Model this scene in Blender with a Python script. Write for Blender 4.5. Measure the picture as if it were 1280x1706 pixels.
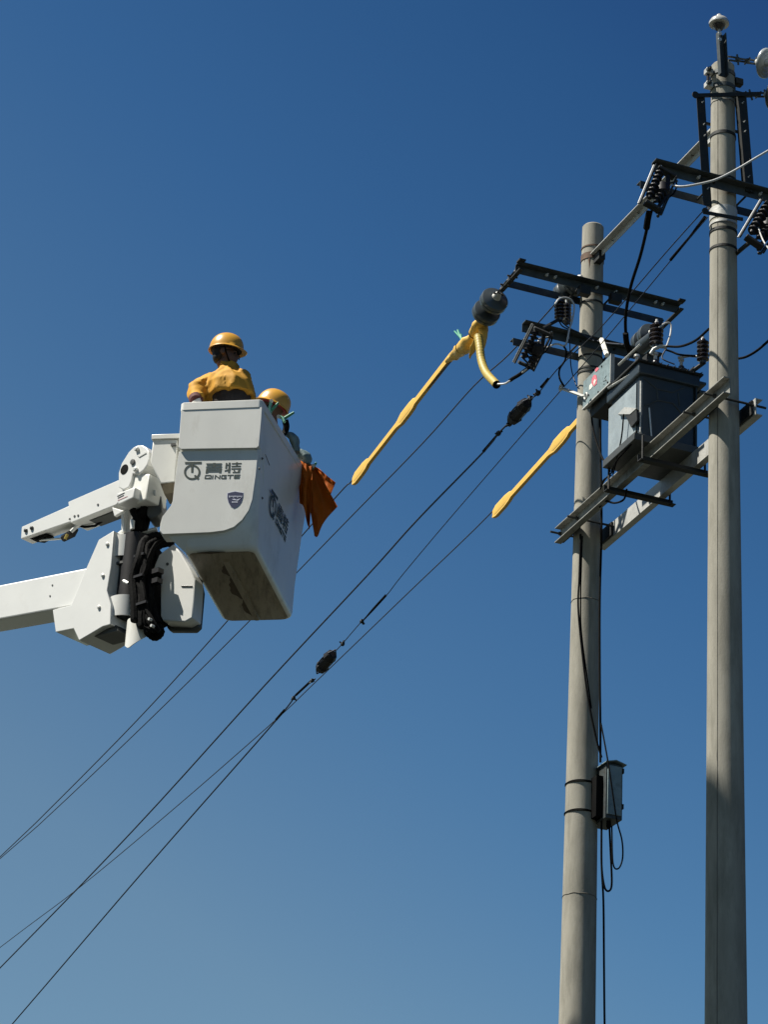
import bpy, bmesh, math, random
from mathutils import Vector, Matrix, noise
random.seed(7)
V = Vector
sc = bpy.context.scene
for o in list(bpy.data.objects): bpy.data.objects.remove(o)

# ------------------------------------------------------------------ camera
FPX, PIT, ROL = 4624.8, 0.443835, 0.05495
cp, sp, cr, sr = math.cos(PIT), math.sin(PIT), math.cos(ROL), math.sin(ROL)
FW = V((0, cp, sp)); UP0 = V((0, -sp, cp)); RT0 = V((1, 0, 0))
RT = RT0*cr + UP0*sr; UP = -RT0*sr + UP0*cr
CAM = V((0, 0, 1.6))
cd = bpy.data.cameras.new('camera'); cam = bpy.data.objects.new('camera', cd); sc.collection.objects.link(cam)
M = Matrix.Identity(4)
for i in range(3): M[i][0] = RT[i]; M[i][1] = UP[i]; M[i][2] = -FW[i]; M[i][3] = CAM[i]
cam.matrix_world = M
cd.sensor_fit = 'VERTICAL'; cd.sensor_height = 24.0; cd.lens = 24.0*FPX/1706.0
cd.clip_start = 0.1; cd.clip_end = 3000
sc.camera = cam

# ------------------------------------------------------------------ sky, sun, exposure
SUN_B, SUN_E = math.radians(259), math.radians(57)      # bearing clockwise from +y, elevation
w = bpy.data.worlds.new('World'); sc.world = w; w.use_nodes = True
nt = w.node_tree; nt.nodes.clear()
sky = nt.nodes.new('ShaderNodeTexSky'); sky.sky_type = 'NISHITA'; sky.sun_disc = False
sky.sun_elevation = SUN_E; sky.sun_rotation = SUN_B
sky.altitude = 0; sky.air_density = 1.0; sky.dust_density = 0.3; sky.ozone_density = 2.5
bg = nt.nodes.new('ShaderNodeBackground'); bg.inputs[1].default_value = 0.056
out = nt.nodes.new('ShaderNodeOutputWorld')
tcw = nt.nodes.new('ShaderNodeTexCoord'); sx = nt.nodes.new('ShaderNodeVectorMath'); sx.operation = 'DOT_PRODUCT'
sx.inputs[1].default_value = (.573, 0, .819); nt.links.new(tcw.outputs['Generated'], sx.inputs[0])
cr_ = nt.nodes.new('ShaderNodeValToRGB'); nt.links.new(sx.outputs['Value'], cr_.inputs[0])       # clear air: the sky deepens steadily away from sun and horizon
els = cr_.color_ramp.elements; els[0].position = 0.0; els[1].position = 1.0
els[0].color = (.88, .97, .89, 1); els[1].color = (.08, .19, .39, 1)
for ps_, c_ in ((.2, (.81, .95, .90)), (.3, (.52, .80, .905)), (.4, (.335, .655, .86)), (.5, (.235, .525, .75)), (.56, (.170, .39, .665)), (.72, (.12, .28, .52))):
    e_ = els.new(ps_); e_.color = c_+(1,)
mxw = nt.nodes.new('ShaderNodeMix'); mxw.data_type = 'RGBA'; mxw.blend_type = 'MULTIPLY'; mxw.inputs[0].default_value = 1
nt.links.new(sky.outputs[0], mxw.inputs[6]); nt.links.new(cr_.outputs[0], mxw.inputs[7])
nt.links.new(mxw.outputs[2], bg.inputs[0]); nt.links.new(bg.outputs[0], out.inputs[0])
sd = bpy.data.lights.new('sun', 'SUN'); sd.energy = 5.0; sd.angle = math.radians(0.5); sd.color = (1, .95, .86)
so = bpy.data.objects.new('sun', sd); sc.collection.objects.link(so)
S = V((math.sin(SUN_B)*math.cos(SUN_E), math.cos(SUN_B)*math.cos(SUN_E), math.sin(SUN_E)))
so.rotation_euler = S.to_track_quat('Z', 'Y').to_euler(); so.location = (0, 0, 40)
sc.view_settings.view_transform = 'Standard'; sc.view_settings.look = 'None'
sc.view_settings.exposure = 0.8; sc.view_settings.gamma = 1.0; sc.view_settings.use_curve_mapping = False

# ------------------------------------------------------------------ frames of the place
OR = V((2.56183, 18.81593, 0)); OL = V((1.71476, 21.10345, 0))     # feet of the two poles
A = (OL-OR).normalized(); B = V((A.y, -A.x, 0)); Z = V((0, 0, 1))
SPAN = (OL-OR).length
def W(a, b, h): return OR + A*a + B*b + Z*h
def ray(x, y): return FW + RT*((x-640)/FPX) + UP*((853-y)/FPX)
def hit(x, y, P, N):
    d = ray(x, y); return CAM + d*((P-CAM).dot(N)/d.dot(N))
def Pa(x, y, a): return hit(x, y, OR+A*a, A)
def Pb(x, y, b): return hit(x, y, OR+B*b, B)
def Ph(x, y, h): return hit(x, y, Z*h, Z)
def Pl(x, y, q0, q1):                                               # vertical plane through two (a,b) spots
    p0 = W(q0[0], q0[1], 0); p1 = W(q1[0], q1[1], 0); d = p1-p0
    return hit(x, y, p0, V((d.y, -d.x, 0)).normalized())
KB = math.radians(11.5)
KV = V((math.sin(KB), math.cos(KB), 0)); KU = V((math.cos(KB), -math.sin(KB), 0))
K0 = V((-1.615, 19.093, 11.513))                                    # bucket: top left front corner
def K(u, v, w_): return K0 + KU*u + KV*v + Z*w_
def Kv(x, y, v): return hit(x, y, K0+KV*v, KV)
def Ku(x, y, u): return hit(x, y, K0+KU*u, KU)
BN = math.radians(222)
AN = V((math.sin(BN), math.cos(BN), 0)); AT = V((math.sin(BN+math.pi/2), math.cos(BN+math.pi/2), 0))
A0 = hit(200, 900, V((0, 19.75, 0)), V((0, 1, 0)))
def AP(x, y, off=0): return hit(x, y, A0-AN*off, AN)

# ------------------------------------------------------------------ mesh tools
class MB:
    def __init__(s): s.v = []; s.f = []
    def add(s, vs, fs):
        n = len(s.v); s.v += [V(q) for q in vs]; s.f += [tuple(i+n for i in f) for f in fs]; return s
    def prism(s, pts, ext):
        n = len(pts); ext = V(ext)
        return s.add(list(pts)+[V(p)+ext for p in pts],
                     [tuple(range(n)), tuple(range(2*n-1, n-1, -1))]+[(i, (i+1) % n, (i+1) % n+n, i+n) for i in range(n)])
    def box(s, c, x, y, z):
        c = V(c); x, y, z = V(x), V(y), V(z)
        return s.prism([c-x-y-z, c+x-y-z, c+x+y-z, c-x+y-z], z*2)
    def abh(s, a0, a1, b0, b1, h0, h1):
        return s.prism([W(a0, b0, h0), W(a1, b0, h0), W(a1, b1, h0), W(a0, b1, h0)], Z*(h1-h0))
    def loft(s, rings, cap=True):
        n = len(rings[0]); vs = [p for r in rings for p in r]; fs = []
        for k in range(len(rings)-1):
            for i in range(n):
                j = (i+1) % n; fs.append((k*n+i, k*n+j, (k+1)*n+j, (k+1)*n+i))
        if cap: fs += [tuple(range(n-1, -1, -1)), tuple((len(rings)-1)*n+i for i in range(n))]
        return s.add(vs, fs)
    def tube(s, pts, r, n=8, cap=True, flat=1.0):
        pts = [V(p) for p in pts]; m = len(pts); rr = r if isinstance(r, (list, tuple)) else [r]*m
        t = (pts[1]-pts[0]).normalized(); nrm = t.cross(Z)
        if nrm.length < .05: nrm = t.cross(V((1, 0, 0)))
        nrm.normalize(); rings = []
        for i in range(m):
            t = (pts[min(i+1, m-1)]-pts[max(i-1, 0)]).normalized()
            nrm = (nrm-t*nrm.dot(t)).normalized(); bn = t.cross(nrm)
            rings.append([pts[i]+nrm*math.cos(2*math.pi*k/n)*rr[i]+bn*math.sin(2*math.pi*k/n)*rr[i]*flat for k in range(n)])
        return s.loft(rings, cap)
    def lathe(s, p, ax, prof, n=16):
        p = V(p); ax = V(ax).normalized(); x = ax.cross(V((.3, .9, .1))).normalized(); y = ax.cross(x)
        return s.loft([[p+ax*t+x*math.cos(2*math.pi*k/n)*max(r, 1e-4)+y*math.sin(2*math.pi*k/n)*max(r, 1e-4) for k in range(n)] for t, r in prof])
    def ball(s, p, r, n=10, ax=Z, sq=1.0):
        return s.lathe(p, ax, [(-math.cos(math.pi*k/6)*r*sq, math.sin(math.pi*k/6)*r) for k in range(7)], n)
    def sweep(s, prof, p0, p1, x, y):                                # closed 2-D profile swept from p0 to p1
        x, y = V(x), V(y)
        return s.loft([[V(p)+x*a+y*b for a, b in prof] for p in (p0, p1)])
    def build(s, name, mat, parent=None, bevel=0, seg=2, ang=35, thick=0):
        org = parent['_o'] if parent is not None and '_o' in parent else (0, 0, 0)
        org = V(org)
        bm = bmesh.new(); vs = [bm.verts.new(p-org) for p in s.v]
        for f in s.f:
            try: bm.faces.new([vs[i] for i in f])
            except ValueError: pass
        if thick:
            bmesh.ops.recalc_face_normals(bm, faces=bm.faces)
            bmesh.ops.solidify(bm, geom=bm.faces[:], thickness=thick)
        else:
            bmesh.ops.recalc_face_normals(bm, faces=bm.faces)
        if bevel and ang == 35: ang = 20
        if bevel:
            es = [e for e in bm.edges if len(e.link_faces) == 2 and e.calc_face_angle(0) > math.radians(30)]
            try: bmesh.ops.bevel(bm, geom=es, offset=bevel, segments=seg, affect='EDGES', clamp_overlap=True, profile=.5)
            except Exception: pass
        me = bpy.data.meshes.new(name); bm.to_mesh(me); bm.free()
        for p in me.polygons: p.use_smooth = True
        me.set_sharp_from_angle(angle=math.radians(ang))
        me.materials.append(mat)
        o = bpy.data.objects.new(name, me); sc.collection.objects.link(o)
        if parent is not None: o.parent = parent
        o['_o'] = tuple(org)
        return o
def thing(name, loc, label, cat, group=None):
    o = bpy.data.objects.new(name, None); sc.collection.objects.link(o); o.location = loc; o['_o'] = tuple(loc)
    o.empty_display_size = .2
    o['label'] = label; o['category'] = cat
    if group: o['group'] = group
    return o
def tag(o, label, cat, group=None):
    o['label'] = label; o['category'] = cat
    if group: o['group'] = group
    return o
def solo(mb, name, mat, label, cat, group=None, **k):                # a thing that is one mesh, its origin on itself
    c = sum(mb.v, V((0, 0, 0)))/len(mb.v); h = {'_o': tuple(c)}
    class P(dict): pass
    o = mb.build(name, mat, None, **k); me = o.data
    me.transform(Matrix.Translation(-c)); o.location = c; o['_o'] = tuple(c)
    return tag(o, label, cat, group)
def spl(pts, k=6):                                                   # catmull-rom
    P = [V(p) for p in pts]; P = [P[0]*2-P[1]]+P+[P[-1]*2-P[-2]]; o = []
    for i in range(1, len(P)-2):
        for j in range(k):
            t = j/k; a, b, c, d = P[i-1:i+3]
            o.append(.5*((2*b)+(c-a)*t+(2*a-5*b+4*c-d)*t*t+(3*b-a-3*c+d)*t**3))
    return o+[P[-2]]

# ------------------------------------------------------------------ materials
def mat(name, col, rough=.6, metal=0, var=.12, scale=6, col2=None, thr=(.45, .62), bump=.15, bscale=60, spec=.5, trans=0, stretch=(1, 1, 1), coat=0, mix2=1.0):
    m = bpy.data.materials.new(name); m.use_nodes = True; n = m.node_tree.nodes; L = m.node_tree.links
    b = n['Principled BSDF']; b.inputs['Roughness'].default_value = rough; b.inputs['Metallic'].default_value = metal
    b.inputs['Specular IOR Level'].default_value = spec
    if coat: b.inputs['Coat Weight'].default_value = coat; b.inputs['Coat Roughness'].default_value = .12
    tc = n.new('ShaderNodeTexCoord'); mp = n.new('ShaderNodeMapping'); mp.inputs['Scale'].default_value = stretch
    L.new(tc.outputs['Object'], mp.inputs[0])
    ns = n.new('ShaderNodeTexNoise'); ns.inputs['Scale'].default_value = scale; ns.inputs['Detail'].default_value = 7; ns.inputs['Roughness'].default_value = .62
    L.new(mp.outputs[0], ns.inputs['Vector'])
    r = n.new('ShaderNodeValToRGB'); r.color_ramp.elements[0].position = .3; r.color_ramp.elements[1].position = .7
    r.color_ramp.elements[0].color = tuple(c*(1-var) for c in col)+(1,); r.color_ramp.elements[1].color = tuple(min(1, c*(1+var)) for c in col)+(1,)
    L.new(ns.outputs[0], r.inputs[0]); last = r.outputs[0]
    if col2:
        n2 = n.new('ShaderNodeTexNoise'); n2.inputs['Scale'].default_value = scale*1.7; n2.inputs['Detail'].default_value = 9; n2.inputs['Roughness'].default_value = .7
        L.new(mp.outputs[0], n2.inputs['Vector'])
        r2 = n.new('ShaderNodeValToRGB'); r2.color_ramp.elements[0].position = thr[0]; r2.color_ramp.elements[1].position = thr[1]
        r2.color_ramp.elements[1].color = (mix2, mix2, mix2, 1)
        L.new(n2.outputs[0], r2.inputs[0])
        mx = n.new('ShaderNodeMix'); mx.data_type = 'RGBA'; mx.inputs[7].default_value = tuple(col2)+(1,)
        L.new(r2.outputs[0], mx.inputs[0]); L.new(last, mx.inputs[6]); last = mx.outputs[2]
    L.new(last, b.inputs['Base Color'])
    if bump:
        n3 = n.new('ShaderNodeTexNoise'); n3.inputs['Scale'].default_value = bscale; n3.inputs['Detail'].default_value = 5
        L.new(tc.outputs['Object'], n3.inputs['Vector'])
        bp = n.new('ShaderNodeBump'); bp.inputs['Strength'].default_value = bump; bp.inputs['Distance'].default_value = .01
        L.new(n3.outputs[0], bp.inputs['Height']); L.new(bp.outputs[0], b.inputs['Normal'])
    rr = n.new('ShaderNodeMapRange'); rr.inputs[3].default_value = max(.05, rough-.1); rr.inputs[4].default_value = min(1, rough+.12)
    L.new(ns.outputs[0], rr.inputs[0]); L.new(rr.outputs[0], b.inputs['Roughness'])
    if trans:
        tr = n.new('ShaderNodeBsdfTranslucent'); L.new(last, tr.inputs[0]); ms = n.new('ShaderNodeMixShader'); ms.inputs[0].default_value = trans
        L.new(b.outputs[0], ms.inputs[1]); L.new(tr.outputs[0], ms.inputs[2]); L.new(ms.outputs[0], n['Material Output'].inputs[0])
    return m
concrete = mat('concrete', (.298, .284, .238), .9, 0, var=.2, scale=3.0, col2=(.135, .13, .105), thr=(.45, .88), bump=.09, bscale=70, stretch=(2.2, 2.2, .45), spec=.2)
seam_m = mat('seam_mortar', (.10, .09, .075), .95, bump=.4)
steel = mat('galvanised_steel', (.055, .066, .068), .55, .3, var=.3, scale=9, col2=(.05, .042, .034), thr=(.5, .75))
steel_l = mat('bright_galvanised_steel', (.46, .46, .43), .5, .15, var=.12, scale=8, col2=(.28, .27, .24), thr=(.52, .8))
steel_m = mat('shaded_galvanised_steel', (.24, .24, .215), .6, .1, var=.22, scale=9, col2=(.11, .10, .085), thr=(.48, .75))  # near beam steel, darkened to carry the shade under its top flange
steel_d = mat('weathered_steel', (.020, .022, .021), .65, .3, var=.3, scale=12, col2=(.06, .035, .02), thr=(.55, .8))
bolt_m = mat('zinc_bolt', (.60, .60, .57), .4, .3, var=.1)
rust = mat('rusty_strap', (.12, .075, .05), .8, .2, var=.4, scale=15)
porc_g = mat('grey_porcelain', (.05, .06, .062), .35, 0, var=.1, bump=0, coat=.3)
porc_w = mat('white_porcelain', (.44, .44, .41), .25, 0, var=.05, bump=0, coat=.5)
porc_p = mat('pale_grey_porcelain', (.34, .36, .35), .3, 0, var=.08, bump=0, coat=.4)
porc_b = mat('brown_porcelain', (.028, .021, .020), .25, 0, var=.15, bump=0, coat=.5)
polymer = mat('dark_polymer', (.012, .012, .014), .5, 0, var=.2, bump=.05, spec=.25)
black = mat('black_rubber', (.006, .006, .006), .7, 0, var=.3, bump=.3, spec=.05)
wire_m = mat('insulated_conductor', (.010, .016, .030), .6, 0, var=.15, bump=0)
alu = mat('aluminium_conductor', (.50, .50, .48), .45, .3, var=.12, bump=.2, bscale=200)
strand = mat('steel_strand', (.016, .022, .036), .6, .2, var=.2, bump=.3, bscale=250)
yel = mat('yellow_rubber', (.70, .43, .08), .45, 0, var=.05, scale=3, col2=(.48, .23, .03), thr=(.55, .85), bump=0)
yel2 = mat('yellow_insulating_hose', (.38, .28, .05), .55, 0, var=.12, scale=10, bump=.1)
white = mat('white_paint', (.62, .625, .60), .33, 0, var=.025, scale=3, col2=(.52, .51, .47), thr=(.58, .85), bump=.03, bscale=15, coat=.25, mix2=.6)
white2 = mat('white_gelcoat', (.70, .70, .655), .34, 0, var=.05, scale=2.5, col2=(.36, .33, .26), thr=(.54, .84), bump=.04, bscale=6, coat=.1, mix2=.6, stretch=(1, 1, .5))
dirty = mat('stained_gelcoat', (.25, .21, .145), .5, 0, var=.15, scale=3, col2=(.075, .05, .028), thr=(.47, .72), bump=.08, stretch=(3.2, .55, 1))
grime = mat('brown_grime', (.075, .052, .032), .85, 0, var=.3, scale=20)
greyp = mat('dark_grey_paint', (.055, .058, .055), .5, 0, var=.1)
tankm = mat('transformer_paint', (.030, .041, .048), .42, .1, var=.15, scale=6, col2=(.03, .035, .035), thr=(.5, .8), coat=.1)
tank_l = mat('sunlit_transformer_paint', (.27, .315, .33), .5, .1, var=.2, scale=5, col2=(.28, .31, .31), thr=(.5, .8))  # lighter copy of the tank paint, for its sunlit side
boxm = mat('faded_blue_grey_paint', (.19, .25, .26), .55, 0, var=.15, scale=12, col2=(.11, .14, .14), thr=(.5, .75))
red = mat('faded_red_print', (.62, .13, .17), .6, 0, var=.25, scale=60, col2=(.75, .62, .58), thr=(.55, .7))
cream = mat('cream_print', (.70, .68, .60), .6, 0, var=.1)
logo_g = mat('dark_green_print', (.012, .028, .021), .5, 0, var=.1, bump=0)
navy = mat('navy_print', (.03, .035, .085), .4, 0, var=.2, bump=0)
pale = mat('pale_print', (.55, .57, .66), .5, 0, var=.1, bump=0)
orange = mat('orange_sheet', (.52, .12, .006), .6, 0, var=.12, scale=7, bump=.1, trans=.30, spec=.2)
dgreen = mat('green_clip_plastic', (.04, .26, .15), .4, 0, var=.15, bump=0)
mint = mat('mint_clip_plastic', (.22, .50, .36), .4, 0, var=.1, bump=0)
bluegrey = mat('blue_grey_rubber', (.13, .19, .19), .55, 0, var=.2, scale=12)
cloth = mat('yellow_jacket', (.50, .26, .035), .7, 0, var=.08, scale=10, bump=.15, bscale=22, spec=.2)
dcloth = mat('dark_cloth', (.045, .04, .04), .9, 0, var=.2, bump=.4, spec=.1)
skin_m = mat('skin', (.13, .068, .045), .6, 0, var=.08, bump=.1)
hair = mat('black_hair', (.012, .010, .009), .7, 0, var=.2)
helm = mat('yellow_helmet', (.58, .30, .035), .33, 0, var=.04, bump=0, coat=.3)
hlin = mat('red_helmet_lining', (.35, .04, .05), .6, 0)
glass = mat('smoked_visor', (.12, .14, .16), .2, 0, bump=0)
glove_w = mat('white_glove_cuff', (.72, .70, .68), .6, 0)
maroon = mat('maroon_cuff', (.10, .03, .03), .8, 0)
ground_m = mat('dry_ground', (.036, .035, .028), .95, 0, var=.3, scale=.6, col2=(.026, .034, .018), thr=(.42, .6), bump=.6, bscale=8)
render_m = mat('rendered_wall', (.36, .34, .30), .9, 0, var=.1, scale=1.2, bump=.08)
pane_m = mat('window_glass', (.03, .04, .05), .1, 0, bump=0)

# ------------------------------------------------------------------ setting
g = MB().add([(-700, -500, 0), (700, -500, 0), (700, 900, 0), (-700, 900, 0)], [(0, 1, 2, 3)]).build('ground', ground_m)
g['kind'] = 'structure'

# unseen building added at left to shade the foot of the right pole
HX0, HX1, HY0, HY1 = -12.0, -6.0, 11.0, 17.35
shade_h = Pa(1205, 1328, 0).z
edge = V((HX1, HY1, 0))
HH = shade_h + (OR.x-HX1)/abs(math.sin(SUN_B))*math.tan(SUN_E)-.12
hb = thing('added_house', (-9, 12, 0), 'unseen building added left of the poles to shade one of them', 'added_house')
MB().box((HX0/2+HX1/2, HY0/2+HY1/2, HH/2), (abs(HX0-HX1)/2, 0, 0), (0, (HY1-HY0)/2, 0), (0, 0, HH/2)).build('wall', render_m, hb)
MB().box((HX0/2+HX1/2, HY0/2+HY1/2, HH+.06), (abs(HX0-HX1)/2+.004, 0, 0), (0, (HY1-HY0)/2+.004, 0), (0, 0, .06)).build('roof', concrete, hb)
for fl in range(4):
    for k in range(3):
        c = (HX1+.01, HY0+1.9+k*2.9, 2+fl*3.3)
        wn = MB().box(c, (.05, 0, 0), (0, .65, 0), (0, 0, .75)).build('window', white, hb)
        MB().box((c[0]+.052, c[1], c[2]), (.006, 0, 0), (0, .56, 0), (0, 0, .66)).build('pane', pane_m, wn)

# ------------------------------------------------------------------ the two concrete poles
def pole(org, top, label, seams, cracks):
    t = thing('utility_pole', org, label, 'utility pole', 'concrete utility poles')
    m = MB(); rings = []
    N = 60
    for i in range(N+1):
        h = top*i/N; r = .095+(top-h)/150.
        rings.append([V(org)+V((math.cos(2*math.pi*k/40)*r, math.sin(2*math.pi*k/40)*r, h)) for k in range(40)])
    rings.append([V(org)+V((math.cos(2*math.pi*k/40)*.085, math.sin(2*math.pi*k/40)*.085, top+.012)) for k in range(40)])
    m.loft(rings).build('shaft', concrete, t)
    for bd in seams:
        b = math.radians(bd); pts = []; rad = []
        for i in range(260):
            h = 1+(top-1.15)*i/259; r = .095+(top-h)/150.
            j = b+.006*noise.noise(V((h*3, bd, 0)))
            if abs(h-(shade_h+.13)) < .16: j += .05*noise.noise(V((h*22, bd, 3)))
            pts.append(V(org)+V((math.sin(j)*r, math.cos(j)*r, h)))
            rad.append(.0022+.0018*abs(noise.noise(V((h*9, 5, bd))))+(.006*abs(noise.noise(V((h*25, 1, 2)))) if abs(h-(shade_h+.13)) < .18 else 0))
        MB().tube(pts, rad, 5).build('mould_seam', seam_m, t)
    for h in cracks:
        r = .095+(top-h)/150.+.0005
        pts = [V(org)+V((math.cos(x)*r, math.sin(x)*r, h+.01*noise.noise(V((x*2, h, 0))))) for x in [2*math.pi*k/48 for k in range(49)]]
        MB().tube(pts, .003, 5, cap=False).build('joint_line', seam_m, t)
    return t
TR, TL = 14.723, 14.53
pr = pole(OR, TR, 'tall near concrete pole at right, with white mushroom insulator bracket on its head', (212, 40), (14.35,))
pl = pole(OL, TL, 'shorter concrete pole further off, carrying the grey meter box low down', (25,), (10.9, 8.35, 6.4))
def rad_at(org, h): return .095+((TR if org is OR else TL)-h)/150.
def strap(org, h, mat_, par, hh=.02, extra=.006, lug=None):
    r = rad_at(org, h)+extra
    m = MB(); n = 32
    m.loft([[V(org)+V((math.cos(2*math.pi*k/n)*q, math.sin(2*math.pi*k/n)*q, h+z)) for k in range(n)] for q, z in ((r-.012, -hh), (r, -hh), (r, hh), (r-.012, hh))], cap=False)
    if lug is not None:
        for s in (1, -1):
            d = B*s if lug == 'b' else A*s
            m.box(V(org)+d*(r+.03)+Z*h, d*.035, Z*hh, (A if lug == 'b' else B)*.006)
    return m.build('strap', mat_, par)

# ------------------------------------------------------------------ steel sections
def angle(par, p0, p1, out, s=.075, th=.007, name='steel_angle', m=None, flip=1):
    # vertical flange at p, horizontal flange at its top reaching along out
    prof = [(0, -s/2), (0, s/2), (s, s/2), (s, s/2-th), (th, s/2-th), (th, -s/2)]
    return MB().sweep(prof, p0, p1, V(out), Z*flip).build(name, m or steel, par)
def bolts(par, pts, d, r=.013, l=.022, m=None):
    for p in pts:
        MB().lathe(V(p), d, [(0, r), (l, r), (l+.001, r*.5), (l+.02, r*.5)], 6).build('bolt', m or bolt_m, par)

def crossarm(org_a, h, b0, b1, r, label, blts, rods=True, bL=None):
    t = thing('crossarm', W(org_a, 0, h), label, 'crossarm', 'paired steel crossarms on the poles')
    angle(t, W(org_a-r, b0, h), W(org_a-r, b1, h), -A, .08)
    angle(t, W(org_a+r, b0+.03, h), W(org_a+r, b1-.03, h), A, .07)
    bolts(t, [W(org_a-r-.007, b, h+.005) for b in blts], -A)
    if rods:
        for b in (-.16, .16):
            MB().tube([W(org_a-r-.04, b, h), W(org_a+r+.04, b, h)], .009, 8).build('through_rod', steel_d, t)
    return t
c1 = crossarm(SPAN, 13.835, -.79, .79, .125, 'upper crossarm near the top of the left pole, wire shackles at its ends', (-.5, -.42, -.02, .16, .55, .62))
c2 = crossarm(SPAN, 13.275, -.71, .60, .125, 'lower crossarm on the left pole, holding the black fuse switch', (-.6, -.45, -.28, .03))
c3 = crossarm(0, 13.49, -.70, .80, .13, 'crossarm on the right pole with a fuse switch at each end', (-.64, -.3, .25))
# end plates of the upper crossarm, with shackles
for b in (-.77, .77):
    MB().abh(SPAN-.22, SPAN+.2, b-.02, b+.02, 13.79, 13.802).build('end_plate', steel_d, c1)
    MB().abh(SPAN-.24, SPAN-.17, b-.03, b+.03, 13.87, 13.884).build('end_clip', steel_d, c1)
for b in (-.15, .15): MB().abh(SPAN-.2, SPAN-.13, b-.05, b+.05, 13.72, 13.80).build('saddle', steel_d, c1)
for (o, hs) in ((OL, (13.74, 13.35, 13.2, 13.08, 13.045)), (OR, (13.62, 13.33))):
    for h in hs: strap(o, h, steel_d, pl if o is OL else pr, .008)
strap(OL, 14.20, rust, pl, .03, lug='a'); strap(OL, 14.30, rust, pl, .006)
strap(OR, 14.04, steel_d, pr, .014)
strap(OR, 13.30, steel_l, pr, .05); strap(OR, 13.21, steel_l, pr, .012); strap(OR, 13.14, steel_d, pr, .012)
strap(OR, 12.98, steel_d, pr, .010)

for bd, hh_, L_, w_ in ((200, 14.165, .14, .010), (206, 14.165, .08, .006), (228, 14.16, .06, .006)):
    j = math.radians(bd); pts = []
    for k in range(8):
        h = hh_-L_*k/7; r = rad_at(OL, h)-.004
        pts.append(OL+V((math.sin(j+.012*math.sin(k))*r, math.cos(j+.012*math.sin(k))*r, h)))
    MB().tube(pts, [w_*(1-k/9) for k in range(8)], 8, flat=1).build('rust_run', rust, pl)
# tie bar between the pole heads
tb = thing('tie_bar', W(1.2, 0, 14.17), 'pale galvanised tie bar sloping between the two pole heads', 'tie bar')
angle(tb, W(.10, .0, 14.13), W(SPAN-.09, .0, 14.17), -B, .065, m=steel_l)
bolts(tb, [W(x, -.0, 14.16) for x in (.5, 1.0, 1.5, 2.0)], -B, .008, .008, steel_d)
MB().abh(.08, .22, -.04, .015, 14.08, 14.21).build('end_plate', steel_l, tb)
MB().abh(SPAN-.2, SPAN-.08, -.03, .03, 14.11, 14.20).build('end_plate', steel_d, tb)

# uprights beside the right pole head
ub = thing('upright_bracket', W(0, 0, 13.9), 'frame of two black upright angles clasping the right pole head', 'bracket')
for q0, q1 in (((1175, 158), (1187, 345)), ((1231, 158), (1244, 318))):
    p0, p1 = Pa(*q0, -.15), Pa(*q1, -.15)
    MB().sweep([(0, 0), (.075, 0), (.075, .006), (.006, .006), (.006, .06), (0, .06)], p1, p0, -B if q0[0] < 1200 else B, A).build('upright', steel_d, ub)
    bolts(ub, [p0.lerp(p1, k)-A*.002-B*(.03 if q0[0] < 1200 else -.03) for k in (.08, .28, .38, .85)], -A, .007, .006)
p0, p1 = Pa(1158, 160, -.16), Pa(1268, 157, -.16)
MB().sweep([(0, -.018), (.012, -.018), (.012, .018), (0, .018)], p0, p1, -A, Z).build('clasp_bar', steel_d, ub)
MB().lathe(p0-A*.012, -A, [(0, .03), (.012, .03)], 14).build('eye', steel_d, ub)
MB().sweep([(0, -.012), (.012, -.012), (.012, .012), (0, .012)], W(.14, -.12, p0.z), W(.14, .3, p0.z), A, Z).build('clasp_bar', steel_d, ub)
p = Pa(1175, 352, -.16)
MB().lathe(p, -A, [(0, .026), (.014, .026)], 12).build('eye', steel_d, ub)
MB().sweep([(0, -.014), (.012, -.014), (.012, .014), (0, .014)], Pa(1172, 354, -.16), Pa(1238, 366, -.16), -A, Z).build('clasp_bar', steel_d, ub)

# pin insulator on top
pi_ = thing('pin_insulator', Pa(1199, 60, -.09), 'white mushroom pin insulator topping the right pole', 'insulator')
bt = Pa(1200, 58, -.09); bb = Pa(1204, 128, -.12)
MB().sweep([(-.035, 0), (.035, 0), (.035, .05), (.028, .05), (.028, .007), (-.028, .007), (-.028, .05), (-.035, .05)], bb, bt, B, -A).build('channel_bracket', steel, pi_)
MB().lathe(Pa(1199, 41, -.09), Z, [(-.09, .012), (-.02, .012), (0, .03), (.0, .082), (.018, .084), (.045, .07), (.065, .04), (.07, .028), (.085, .026), (.10, .014), (.103, 0)], 28).build('shed', porc_w, pi_)
MB().lathe(Pa(1199, 44, -.09), Z, [(-.03, .03), (-.005, .05), (.004, .05)], 20).build('skirt', porc_b, pi_)
MB().tube([Pa(1199, 78, -.1), Pa(1199, 50, -.09)], .011).build('pin', bolt_m, pi_)
for y in (56, 66): MB().lathe(Pa(1200, y, -.15), -A, [(0, .016), (.01, .016)], 8).build('nut', bolt_m, pi_)
# head clamps
hc = thing('head_clamp', W(0, 0, 14.62), 'bolted grey head clamp under the mushroom insulator', 'clamp')
for h in (14.63, 14.50):
    r = rad_at(OR, h)+.008; n = 28
    MB().loft([[OR+V((math.cos(2*math.pi*k/n)*q, math.sin(2*math.pi*k/n)*q, h+z)) for k in range(n)] for q, z in ((r-.012, -.018), (r, -.018), (r, .018), (r-.012, .018))], cap=False).build('band', steel, hc)
    MB().box(W(-.01, -.135, h), B*.03, A*.03, Z*.025).build('lug', steel_l, hc, bevel=.006)
    MB().box(W(-.02, .13, h-.03), B*.035, A*.03, Z*.03).build('lug', steel_d, hc, bevel=.006)
    bolts(hc, [W(-.03, -.15, h)], -A, .02, .03, steel)
MB().tube([W(-.01, -.14, 14.62), W(-.01, -.14, 14.51)], .014).build('clamp_bolt', porc_b, hc)

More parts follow.
